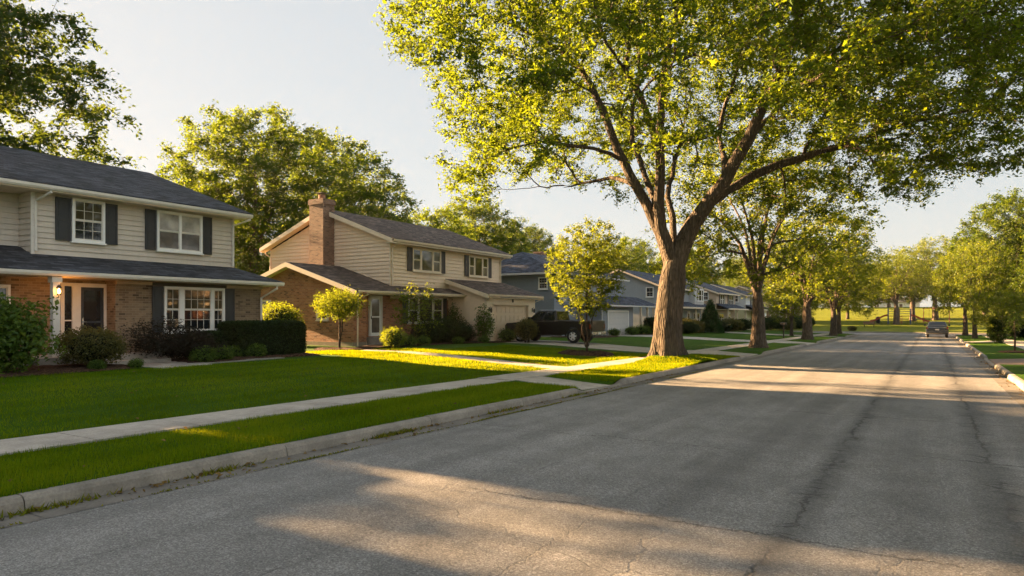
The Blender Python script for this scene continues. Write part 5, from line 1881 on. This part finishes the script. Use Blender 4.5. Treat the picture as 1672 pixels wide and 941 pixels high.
rs = np.random.RandomState(21)
chains = [
    (None, [(0, 0, -.1), A_(1090, 545), A_(1093, 500), A_(1097, 462), A_(1101, 432)], .51),
    (0, [A_(1097, 440), A_(1078, 380, .1), A_(1064, 352, .2), A_(1040, 305, .4), A_(1016, 261, .6), A_(994, 205, .9), A_(965, 140, 1.2), A_(925, 90, 1.5), A_(887, 66, 1.8), A_(806, 29, 2.2), A_(745, 26, 2.5)], 0.3),
    (1, [A_(1016, 261), A_(970, 243, -.6), A_(935, 238, -1.2), A_(880, 232, -2), A_(830, 245, -2.6), A_(790, 262, -3)], 0.1),
    (1, [A_(1040, 305), A_(1010, 292, 1.6), A_(965, 296, 2.6), A_(920, 305, 3.2)], 0.09),
    (0, [A_(1098, 436), A_(1086, 395, -.2), A_(1076, 350, -.4), A_(1078, 268, -.8), A_(1079, 191, -1.2), A_(1087, 96, -1.6), A_(1107, 14, -2), A_(1125, -80, -2.2)], 0.3),
    (4, [A_(1076, 350), A_(1058, 300, 1.0), A_(1031, 215, 2.0), A_(1042, 130, 2.8), A_(1045, 60, 3.4), A_(1030, -60, 4)], 0.16),
    (4, [A_(1078, 268), A_(1062, 200, -2.2), A_(1030, 130, -3.6), A_(990, 70, -4.8), A_(960, -20, -5.6)], 0.13),
    (0, [A_(1104, 424), A_(1122, 385, -.1), A_(1141, 354, -.2), A_(1184, 292, -.6), A_(1222, 225, -1), A_(1250, 167, -1.4), A_(1285, 90, -2), A_(1310, 0, -2.6), A_(1330, -90, -3)], 0.30),
    (7, [A_(1141, 354), A_(1165, 330, .6), A_(1200, 304, 1.0), A_(1250, 278, 1.2), A_(1310, 258, 1.1), A_(1379, 237, .6), A_(1475, 203, -.4), A_(1560, 185, -1.6), A_(1640, 170, -2.6)], 0.22),
    (7, [A_(1184, 292), A_(1181, 250, 1.2), A_(1176, 205, 1.9), A_(1202, 120, 2.6), A_(1230, 40, 3.2), A_(1240, -60, 3.6)], 0.15),
    (7, [A_(1222, 225), A_(1275, 175, 2.6), A_(1340, 120, 4.4), A_(1420, 60, 5.8), A_(1500, 10, 6.8)], 0.15),
    (7, [A_(1250, 167), A_(1330, 130, -3.4), A_(1400, 80, -5.4), A_(1480, 50, -7.2)], 0.13),
    (8, [A_(1379, 237), A_(1430, 250, -1.6), A_(1480, 262, -2.8)], 0.06),
    (0, [A_(1106, 418), A_(1098, 350, 1.8), A_(1090, 320, 2.4), A_(1108, 240, 4.2), A_(1130, 150, 5.8)], 0.14),
]
cx = A_(1185, 100)
lum = mk_lumps(rs, 14, .22, 8)
t1 = ell_sample(5200, (cx[0], cx[1], 12.2), (10.6, 11.4, 7.2), rs, 2.3, lum, 4.6)
t2 = ell_sample(1600, tuple(A_(1480, 70, -3.5)), (6.2, 6.2, 3.6), rs, 2.0, mk_lumps(rs, 8, .2, 8))
t3 = ell_sample(260, tuple(A_(700, 0, 1.5)), (2.4, 2.4, 2.0), rs, 2.0)
t5 = ell_sample(600, tuple(A_(1560, 190, -2)), (5.0, 5.0, 2.3), rs, 2.0, mk_lumps(rs, 8, .3, 8))
t4 = ell_sample(700, tuple(A_(880, 270, 0)), (4.0, 4.5, 1.8), rs, 2.0)
tg = np.concatenate([t4, t3, t5, t1, t2])
hol = 7.4 * np.clip(1.35 - (tg[:, 2] - 4) / 8.0, 0, 1)
tg = tg[np.hypot(tg[:, 0], tg[:, 1]) > hol]
toward = -(tg[:, 0] * -ST + tg[:, 1] * CT)          # metres on the camera's side of the trunk: opener there
keep = (toward < 1.5) | (rs.random(len(tg)) < .42) | (np.hypot(tg[:, 0], tg[:, 1]) > 9.5)
tg = thin(tg[keep], .86)
big_meshes = tree_meshes('verge_tree', 'elm_bark', 'elm_leaf', chains, tg, rs, .51, tip_r=.008, step=.42, leaf_n=44, leaf_s=.138, spread=.075, tip_len=1.2, spurs=5.0, spur_len=.62, leaf_sd=.34, sag=.05, sides=(16, 9, 5, 3), flare=.75, flare_h=.5, lobes=6)
place_tree('street_tree', big_meshes, (BIG[0], BIG[1], zb), 'huge forked street tree on its grassy mound beside the kerb, the nearest and largest')

GT = 'street trees along the left verge'
va = vase_tree(31, 11, 3.1, .36, 5.6, 7.2, 4.5, nl=7, ntar=300, dmin=.8, zmin=2.9, leaf='street_leaf', leaf_n=17)
vb = vase_tree(32, 9.5, 2.8, .33, 4.9, 5.9, 3.6, ntar=340, dmin=.68, zmin=2.3, leaf='street_leaf')
vc = vase_tree(33, 9.5, 2.6, .30, 4.6, 5.7, 3.5, ntar=320, dmin=.68, zmin=2.0, leaf='gold_leaf')
place_tree('street_tree', va, (-8.5, 40.7, gz(-8.5, 40.7)), 'second street tree from the camera, grey trunk splitting into upright limbs', GT, 1.0)
place_tree('street_tree', vb, (-8.5, 59.0, gz(-8.5, 59)), 'third street tree from the camera, dark trunk in front of the far houses', GT, 2.0, 1.05)
place_tree('street_tree', vc, (-8.4, 75.0, gz(-8.4, 75)), 'fourth street tree from the camera, yellow crown near the corner', GT, .3, 1.0)
place_tree('street_tree', vb, (-8.9, 84.2, gz(-8.9, 84.2)), 'small last street tree at the left corner of the crossing', GT, 4.1, .82)
place_tree('street_tree', vc, (-11.6, 70.5, gz(-11.6, 70.5)), 'thin young tree standing between the third and fourth street trees', GT, 5.1, .5)

# yard trees behind the houses
ya = leader_tree(41, 19, .40, 6.8, 11.0, 8.0, ntar=520, dmin=.95, leaf='maple_leaf', leaf_n=34, leaf_s=.25)
yb = leader_tree(42, 16, .36, 5.6, 9.2, 6.8, ntar=420, dmin=.92, leaf='maple_leaf', leaf_n=34, leaf_s=.25)
yc = leader_tree(43, 13, .30, 5.4, 7.6, 5.4, ntar=360, dmin=.92, leaf='elm_leaf', leaf_n=34, leaf_s=.26)
yd = leader_tree(44, 19, .42, 6.6, 11.5, 7.4, ntar=430, dmin=1.05, leaf='dark_leaf', leaf_n=38, leaf_s=.24, zmin=4)
GY = 'tall trees behind the houses'
for m, x, y, rz, sc, lb in ((yd, -36.5, 10.2, .5, 1.0, 'dark airy tree rising behind the first house at the top left corner'),
                            (ya, -44, 34.0, 1.2, .92, 'tall rounded tree behind the brick chimney, the highest between the two houses'),
                            (yb, -46, 45.5, 2.0, 1.08, 'tall tree just right of the highest one behind the second house'),
                            (yc, -47, 57.0, 3.0, .98, 'lower tree behind the ridge of the second house'),
                            (yc, -56, 38.0, .2, .95, 'shaded tree standing further back in the gap between the first two houses'),
                            (yb, -47, 69.0, .8, .98, 'bushy tree above the slate blue roof, left one of a pair'),
                            (ya, -48, 81.0, 4.0, .80, 'bushy tree above the slate blue roof, right one of a pair'),
                            (yc, -40, 92.0, 1.5, .95, 'sunlit tree behind the roof of the grey blue house'),
                            (yb, -41, 104.0, 2.5, .85, 'sunlit tree behind the tan house with the pointed evergreen'),
                            (yc, -38, 116.0, 3.6, 1.0, 'sunlit tree behind the pale grey house'),
                            (yb, -39, 129.0, 5.0, .9, 'sunlit tree behind the tan house with the long porch'),
                            (ya, -42, 186.0, 5.6, .75, 'hazy tree past the last house of the row'),
                            (yb, -30, 192.0, .9, .8, 'hazy tree where the row of houses meets the park'),
                            (yd, -62, -4.0, 2.2, 1.0, 'dark tree far behind the first house, outside the left edge'),
                            (yc, -47, -.6, 2.2, .9, 'unseen lighter tree beyond the left edge, added to dapple the light on the road'),  # unseen, put in to break up the sunlight on the near road
                            ):
    place_tree('yard_tree', m, (x, y, gz(x, y) - .05), lb, GY, rz, sc)

# right side
GR = 'trees along the right side of the street'
for m, x, y, rz, sc, lb in ((ya, 7.2, 83.5, .4, .78, 'broad tree with a dark trunk on the right lawn by the picture edge'),
                            (vb, 2.9, 84.0, 1.4, (.62, .62, .92), 'slim street tree on the right, nearest the parked grey car'),
                            (vc, 3.2, 72.5, 2.7, (.58, .58, .92), 'slim street tree on the right, second from the parked grey car'),
                            (yd, 11.5, 96.0, 1.9, .72, 'dark tree behind the slim trees at the right corner'),
                            (yb, 9.8, 70.0, 4.4, .62, 'golden leafy tree at the right picture edge'),
                            (vc, 4.0, 58.6, .9, .40, 'short leafy tree growing out of the ivy covered stump'),
                            (va, 12.5, 24.0, .9, 1.0, 'street tree outside the right edge of the view'),
                            (yc, 15.0, 57.0, .2, .95, 'low golden yard tree behind the ivy stump'),
                            (vb, 9.0, 8.0, 2.9, 1.2, 'street tree beside the camera on the right'),
                            (va, 10.0, -6.0, 4.2, 1.1, 'street tree behind the camera on the right'),
                            ):
    place_tree('street_tree', m, (x, y, gz(x, y) - .05), lb, GR, rz, sc)

# park trees
GP = 'trees in the park'
for m, x, y, rz, sc, lb in ((vb, -5.0, 128.0, .3, 1.2, 'park tree in front of the playground, left of its pair'),
                            (va, -2.9, 137.0, 1.2, 1.12, 'park tree behind the playground, right of its pair'),
                            (va, .5, 139.5, 2.6, 1.25, 'broad park tree with an open crown right of the playground'),
                            (yb, -13.5, 142, .8, .72, 'park tree on the left slope of the park lawn'),
                            (yc, 8.0, 150, 2.1, .95, 'park tree on the right slope of the park lawn'),
                            ):
    place_tree('park_tree', m, (x, y, float(z_park(x, y)) - .05), lb, GP, rz, sc)
for i, (x, y) in enumerate(((-20, 186), (-9, 190), (3, 187), (12, 189), (26, 186))):
    place_tree('distant_tree', (yc, yb)[i % 2], (x, y, float(z_park(x, y)) - .1), 'hazy tree in the far tree line beyond the park', 'far tree line beyond the park', i * 1.7, .5 + .06 * i)
rs = np.random.RandomState(77)
kinds = ('round', 'broad', 'tall')
for i in range(17):
    x = -70 + i * 9.5 + rs.uniform(-2, 2); y = 212 + rs.uniform(-6, 14)
    m = (yb, yc, ya)[i % 3]
    place_tree('distant_tree', m, (x, y, float(z_park(x, y)) - .1), 'hazy tree in the far tree line beyond the park', 'far tree line beyond the park', rs.uniform(0, 6), rs.uniform(.62, .95))

# ---- small ornamental trees
def small_tree(seed, stems, c, rad, ntar, dmin, leaf, trunk_r, leaf_n, leaf_s, spread, zmin=None, bark='twig_bark', p=2.2, lum=.3, **kw):
    rs = np.random.RandomState(seed)
    ch = [(None, stems[0])] + [(0, s) for s in stems[1:]]
    tg = thin(ell_sample(ntar * 4, c, rad, rs, p, mk_lumps(rs, 9, lum, 8), zmin), dmin)[:ntar]
    return tree_meshes('small_tree', bark, leaf, ch, tg, rs, trunk_r, tip_r=.005, step=.16, leaf_n=leaf_n, leaf_s=leaf_s, spread=spread, flare=.3, flare_h=.2, spurs=2.5, spur_len=.26, tip_len=.8, **kw)


yt = small_tree(51, [[(0, 0, -.1), (.03, .02, .6), (.02, 0, 1.2), (0, .03, 1.7), (.02, .0, 2.6), (0, 0, 4.4)],
                     [(.03, .0, .15), (.18, .10, .8), (.22, .16, 1.5), (.6, .3, 2.6)], [(.02, 0, .2), (-.16, -.08, .9), (-.2, -.1, 1.6), (-.6, -.3, 2.7)]],
                (0, 0, 3.75), (1.8, 1.8, 2.05), 330, .29, 'gold_leaf', .052, 12, .105, .05, 1.8)
place_tree('young_tree', yt, (-13.0, 27.4, gz(-13, 27.4) + .08), 'young leafy tree with thin twin stems standing in a mulch ring on the lawn')
tp = small_tree(52, [[(0, 0, -.1), (.02, .0, .5), (.0, .03, 1.0), (.03, 0, 1.45)], [(0, 0, .2), (.1, .06, .8), (.12, .1, 1.4)]], (0, 0, 1.9), (1.0, 1.0, .62), 200, .19, 'gold_leaf', .05, 12, .085, .085, 1.38, lum=.15)
place_tree('clipped_tree', tp, (-22.0, 21.4, gz(-22, 21.4) + .06), 'small clipped tree with a flat golden crown in front of the brick wing')
vn = small_tree(53, [[(0, 0, -.1), (-.1, .1, .6), (.15, -.1, 1.2), (.0, .1, 1.9), (.2, .0, 2.7)], [(.1, 0, 1.2), (-.4, .2, 1.9), (-.7, .1, 2.3)], [(.1, 0, 1.3), (.5, -.2, 2.0), (.9, .2, 2.6)]],
                (.1, 0, 2.1), (1.25, 1.0, 1.15), 70, .36, 'gold_leaf', .05, 6, .10, .10, .6, p=2.6, lum=.5)
place_tree('crooked_tree', vn, (-22.5, 26.9, gz(-22.5, 26.9)), 'crooked sparse tree with golden leaf tufts before the second front door')
sp = small_tree(54, [[(0, 0, -.1), (.02, 0, .7), (0, .02, 1.5)]], (0, 0, 1.5), (.35, .35, .5), 22, .2, 'shrub_leaf', .04, 5, .09, .08)
place_tree('sapling', sp, (3.5, 42.1, gz(3.5, 42.1)), 'bare sapling in a small mulch ring on the right verge')
iv = bush_meshes(55, 'ball', (.62, .62, 2.0), 'dark_leaf', 5200, .10)
bush('ivy_stump', 'ivy covered stump on the right verge', 'stump', (3.9, 58.6, gz(3.9, 58.6) - .05), iv)
bd = MB()
bed_ = [(3.5 + .7 * math.cos(t), 42.1 + .7 * math.sin(t)) for t in np.linspace(0, 6.28, 9)[:-1]]
rows = []
for s_, h_ in ((1, -.01), (.85, .05), (.5, .08), (.1, .09)):
    rows += [(3.5 + (x - 3.5) * s_, 42.1 + (y - 42.1) * s_, ZR(x, y) + .015 + h_) for x, y in bed_]
bd.add(rows, [(i * 8 + j, i * 8 + (j + 1) % 8, (i + 1) * 8 + (j + 1) % 8, (i + 1) * 8 + j) for i in range(3) for j in range(8)] + [tuple(range(24, 32))])
struct(bd.build('planting_bed', 'mulch', smooth=True), label='mulch ring round the sapling on the right')

# ---- shrubs
S = lambda x, y: (x, y, gz(x, y))
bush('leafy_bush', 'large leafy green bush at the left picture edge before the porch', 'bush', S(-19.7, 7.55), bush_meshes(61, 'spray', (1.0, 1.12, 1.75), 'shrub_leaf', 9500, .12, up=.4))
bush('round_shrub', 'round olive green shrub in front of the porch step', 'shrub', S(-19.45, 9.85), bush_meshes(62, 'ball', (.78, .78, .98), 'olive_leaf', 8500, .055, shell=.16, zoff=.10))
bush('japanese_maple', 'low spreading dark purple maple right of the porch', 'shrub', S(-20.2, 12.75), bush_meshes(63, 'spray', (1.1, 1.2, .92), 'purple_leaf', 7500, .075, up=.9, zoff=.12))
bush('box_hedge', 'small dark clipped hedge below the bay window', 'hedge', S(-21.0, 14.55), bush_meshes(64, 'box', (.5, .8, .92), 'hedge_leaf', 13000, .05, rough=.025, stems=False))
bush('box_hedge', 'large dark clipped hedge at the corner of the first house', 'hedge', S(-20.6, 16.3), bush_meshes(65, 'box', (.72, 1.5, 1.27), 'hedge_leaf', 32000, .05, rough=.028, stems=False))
tuft = bush_meshes(66, 'ball', (.34, .34, .42), 'shrub_leaf', 1700, .06, rough=.04, stems=False)
for (x, y, sc, lb) in ((-19.15, 12.95, 1.05, 'pale green tuft by the stone edging, nearest the porch step'), (-19.35, 13.75, 1.0, 'pale green tuft by the stone edging, second from the porch'),
                       (-20.2, 14.85, .95, 'darker tuft tucked against the brick below the bay window'), (-19.85, 15.4, 1.05, 'green tuft just left of the large clipped hedge'), (-18.75, 9.6, .6, 'tiny pale tuft at the front of the round shrub'), (-18.7, 10.6, .55, 'tiny tuft beside the walk below the porch')):
    bush('plant_tuft', lb, 'plant', S(x, y), tuft, 'small tufts in the first planting bed', rnd.uniform(0, 6), sc)
bush('lit_shrub', 'sunlit shrub behind the large hedge, before the brick wing', 'shrub', S(-27.2, 22.5), bush_meshes(67, 'ball', (1.15, 1.15, 2.1), 'gold_leaf', 7500, .085))
bush('gold_shrub', 'small round golden shrub at the end of the walk', 'shrub', S(-21.2, 24.0), bush_meshes(68, 'ball', (.55, .55, .95), 'gold_leaf', 3600, .06))
hb = bush_meshes(69, 'ball', (.82, .82, 1.25), 'hedge_leaf', 7000, .06)
for i, (x, y, sc, lb) in enumerate(((-22.6, 28.4, 1.0, 'dark rounded hedge ball before the second house, leftmost of its row'), (-22.7, 29.8, 1.05, 'dark rounded hedge ball, second of the row before the second house'), (-22.8, 31.1, 1.02, 'dark rounded hedge ball, third of the row before the second house'), (-22.9, 32.0, .7, 'dark rounded hedge ball at the garage end of its row'))):
    bush('hedge_ball', lb, 'shrub', S(x, y), hb, 'hedge balls before the second house', i * 1.3, sc)
bush('tall_shrub', 'tall narrow dark shrub beside the lower window of the second house', 'shrub', S(-23.5, 31.7), bush_meshes(70, 'spray', (.45, .45, 2.1), 'dark_leaf', 2200, .09))
bush('broadleaf_plant', 'airy leafy plant at the left corner of the cream garage', 'plant', S(-21.75, 32.35), bush_meshes(71, 'spray', (.6, .6, 1.7), 'shrub_leaf', 1500, .11, zoff=.15))
bush('low_shrub', 'low green shrub in front of the cream garage door', 'shrub', S(-21.3, 34.1), bush_meshes(72, 'ball', (.5, .5, .72), 'shrub_leaf', 2200, .07))
bush('round_bush', 'round yellow green bush in front of the pickup truck', 'bush', S(-19.6, 33.4), bush_meshes(73, 'ball', (.66, .66, 1.25), 'olive_leaf', 5200, .06, zoff=.1))
low = bush_meshes(74, 'ball', (.42, .42, .5), 'shrub_leaf', 1600, .07, stems=False)
for (x, y, sc, lb) in ((-22.0, 24.9, 1.1, 'low plant below the second front door, left one'), (-21.9, 25.9, 1.0, 'low plant below the second front door, middle one'), (-21.9, 27.0, .9, 'low plant below the second front door, right one'), (-21.6, 29.6, .7, 'pale low plant at the front of the hedge balls'), (-21.3, 31.6, .75, 'low plant between the hedge balls and the garage')):
    bush('low_plant', lb, 'plant', S(x, y), low, 'low plants before the second house', rnd.uniform(0, 6), sc)
for (x, y, sc, lb) in ((-21.3, 49.9, 1.1, 'low plant left of the pale garage door'), (-21.2, 53.4, 1.3, 'low plant right of the middle of the pale garage door'), (-21.0, 55.4, 1.5, 'low plant at the right corner of the pale garage door')):
    bush('low_plant', lb, 'plant', S(x, y), low, 'low plants before the slate blue house', rnd.uniform(0, 6), sc)
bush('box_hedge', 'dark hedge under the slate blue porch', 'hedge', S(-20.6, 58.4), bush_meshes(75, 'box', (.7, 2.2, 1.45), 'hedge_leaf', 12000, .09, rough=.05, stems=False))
bush('pointed_evergreen', 'tall pointed bright green evergreen before the tan house', 'evergreen', S(-18.6, 67.5), bush_meshes(76, 'cone', (1.25, 1.25, 3.4), 'conifer_leaf', 9000, .11, stems=False, shell=.2))
dk = bush_meshes(77, 'ball', (1.15, 1.15, 1.35), 'hedge_leaf', 4500, .12, stems=False)
br = bush_meshes(78, 'ball', (1.1, 1.3, 1.3), 'olive_leaf', 4500, .12, stems=False)
for m, x, y, sc, lb in ((br, -19.7, 63.2, 1.05, 'brownish shrub left of the pointed evergreen'), (br, -19.6, 65.2, .9, 'brownish low shrub against the pointed evergreen'), (dk, -18.9, 61.2, .8, 'dark shrub behind the trunk of the biggest tree'), (dk, -18.3, 71.0, .8, 'dark shrub right of the pointed evergreen'),
                        (br, -18.8, 76.5, 1.1, 'brownish hedge shrub before the straw coloured wall'), (dk, -18.5, 80, 1.0, 'dark shrub left of the second street tree trunk'), (dk, -17.5, 84.5, 1.1, 'dark shrub right of the second street tree trunk'), (dk, -17.6, 89, 1.2, 'dark shrub beyond the second street tree'),
                        (dk, -17.6, 95, 1.25, 'dark shrub under the long porch roof'), (br, -17.5, 101, 1.2, 'brownish shrub near the third street tree'), (dk, -17.2, 107, 1.3, 'dark shrub behind the third street tree'), (dk, -17, 114, 1.4, 'dark shrub at the last houses of the row')):
    bush('row_shrub', lb, 'shrub', S(x, y), m, 'shrubs along the far row of houses', rnd.uniform(0, 6), sc)
for m, x, y, sc, lb in ((dk, 6.6, 74, 1.1, 'dark hedge bush on the right lawn behind the ivy stump'), (dk, 8.0, 78.5, 1.2, 'dark hedge bush left of the broad right tree trunk'), (dk, 7.2, 89, 1.0, 'dark bush at the right corner of the side street'), (br, 8.4, 66, 1.2, 'rounded sunlit bush at the right picture edge'), (br, -9.0, 100.5, .5, 'small shrub at the near edge of the park lawn')):
    bush('row_shrub', lb, 'shrub', S(x, y), m, 'shrubs on the right side', rnd.uniform(0, 6), sc)

# neighbour outside the left edge: its shadow ends the light patch on the near road
row_house('neighbouring house outside the left edge of the view', -22.6, -10.5, 2.6, .35, 5.5, 7.8, 'taupe_siding', 'charcoal_shingle', low='tan_brick', wins=((-8, -6.5, 3.3, 4.6, 2), (-1.5, 0, 3.3, 4.6, 2)), lows=((-7, -4.8, .8, 2.2, 3),), door=-2.5, depth=12, gable_win=False)

acr = row_house('brick house across the street, outside the right edge of the view', -22.6, -46, -33, .35, 5.3, 7.2, 'sand_siding', 'brown_shingle', low='red_brick', wins=((-44, -42.4, 3.3, 4.6, 2), (-37, -35.4, 3.3, 4.6, 2)), lows=((-43, -40.8, .8, 2.2, 3),), door=-38, gable_win=False)
acr.location = (19.5, 38.5, .3); acr.rotation_euler = (0, 0, math.pi)

# ================================================================== AIR, LIGHT, CAMERA
hz = MB(); hz.box(-330, 330, -70, 460, -2.4, 32)
N = NT('haze_air')
N.t.nodes.remove(N.b)
pv = N.n('ShaderNodeVolumePrincipled')
pv.inputs['Color'].default_value = (.93, .9, .85, 1)
pv.inputs['Density'].default_value = .00011
pv.inputs['Anisotropy'].default_value = .35
N.l(pv.outputs[0], N.out.inputs['Volume'])
USE_HAZE = True
if USE_HAZE:
    ho = hz.build('haze', 'haze_air', uv=False)
    struct(ho, 'stuff', 'thin warm evening haze over the street')

EAST_FILL = 1.95
SKY_MIX, SKY_CONST = .70, (.99, .98, .94, 1)
SUN_EL, SUN_AZ = R(15.0), math.atan2(-1, -.02)      # direction towards the sun (x, y)
sx, sy, sz = -math.cos(SUN_EL), -.035, math.sin(SUN_EL)
sl = bpy.data.lights.new('sun', 'SUN'); sl.energy = 5.0; sl.angle = R(.5); sl.color = (1.0, .62, .30)
so = bpy.data.objects.new('sun', sl); COL.objects.link(so)
so.rotation_euler = Vector((sx, sy, sz)).to_track_quat('Z', 'Y').to_euler()
pl = bpy.data.lights.new('porch_lamp_light', 'POINT'); pl.energy = 2.6; pl.color = (1.0, .40, .075); pl.shadow_soft_size = .04
po = bpy.data.objects.new('porch_lamp_light', pl); COL.objects.link(po); po.location = (-20.92, 9.84, 2.46)

W = bpy.data.worlds.new('World'); SC.world = W; W.use_nodes = True
nt = W.node_tree
bg = nt.nodes['Background']
sky = nt.nodes.new('ShaderNodeTexSky'); sky.sky_type = 'NISHITA'; sky.sun_disc = False
sky.sun_elevation = SUN_EL; sky.sun_rotation = R(-91)
sky.altitude = 100; sky.air_density = 1.0; sky.dust_density = .8; sky.ozone_density = 1.0
# thin high haze: the sky's glare is compressed and paled evenly, for the picture and for the light alike
k1 = nt.nodes.new('ShaderNodeVectorMath'); k1.operation = 'MULTIPLY_ADD'
k1.inputs[1].default_value = (.30,) * 3; k1.inputs[2].default_value = (1, 1, 1)
k2 = nt.nodes.new('ShaderNodeVectorMath'); k2.operation = 'DIVIDE'
mx = nt.nodes.new('ShaderNodeMix'); mx.data_type = 'RGBA'; mx.inputs[0].default_value = SKY_MIX
mx.inputs[7].default_value = SKY_CONST
nt.links.new(sky.outputs[0], k1.inputs[0]); nt.links.new(sky.outputs[0], k2.inputs[0]); nt.links.new(k1.outputs[0], k2.inputs[1])
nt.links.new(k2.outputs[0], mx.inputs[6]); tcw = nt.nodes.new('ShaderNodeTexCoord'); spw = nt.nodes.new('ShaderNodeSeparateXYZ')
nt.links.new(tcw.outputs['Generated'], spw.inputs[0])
rmw = nt.nodes.new('ShaderNodeMapRange'); rmw.interpolation_type = 'SMOOTHSTEP'     # eastern half of the sky brightened, added fill for the shaded house fronts
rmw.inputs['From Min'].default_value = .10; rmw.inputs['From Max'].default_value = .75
rmw.inputs['To Min'].default_value = 1.0; rmw.inputs['To Max'].default_value = EAST_FILL
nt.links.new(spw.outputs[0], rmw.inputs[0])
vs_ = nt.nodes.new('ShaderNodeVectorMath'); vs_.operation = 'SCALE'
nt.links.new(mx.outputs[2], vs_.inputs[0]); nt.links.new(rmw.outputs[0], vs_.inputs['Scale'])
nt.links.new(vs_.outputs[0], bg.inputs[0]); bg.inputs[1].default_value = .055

cd = bpy.data.cameras.new('camera'); cd.sensor_width = 36; cd.lens = F_PX / 1672 * 36
cd.shift_y = (Y_HOR - 470.5) / 1672; cd.clip_end = 4000; cd.clip_start = .05
co = bpy.data.objects.new('camera', cd); COL.objects.link(co)
co.location = (0, 0, CAM_H); co.rotation_euler = (R(90), 0, TH)
SC.camera = co

SC.view_settings.view_transform = 'Standard'; SC.view_settings.look = 'None'
SC.view_settings.exposure = 3.55; SC.view_settings.gamma = 1; SC.view_settings.use_curve_mapping = False
SC.render.engine = 'CYCLES'
cy = SC.cycles
cy.use_denoising = True
try:
    cy.denoiser = 'OPENIMAGEDENOISE'
except Exception:
    pass
cy.max_bounces = 6; cy.diffuse_bounces = 3; cy.glossy_bounces = 2; cy.transmission_bounces = 4; cy.volume_bounces = 0; cy.transparent_max_bounces = 4
cy.use_adaptive_sampling = True; cy.adaptive_threshold = .015
cy.sample_clamp_indirect = 6; cy.caustics_reflective = False; cy.caustics_refractive = False
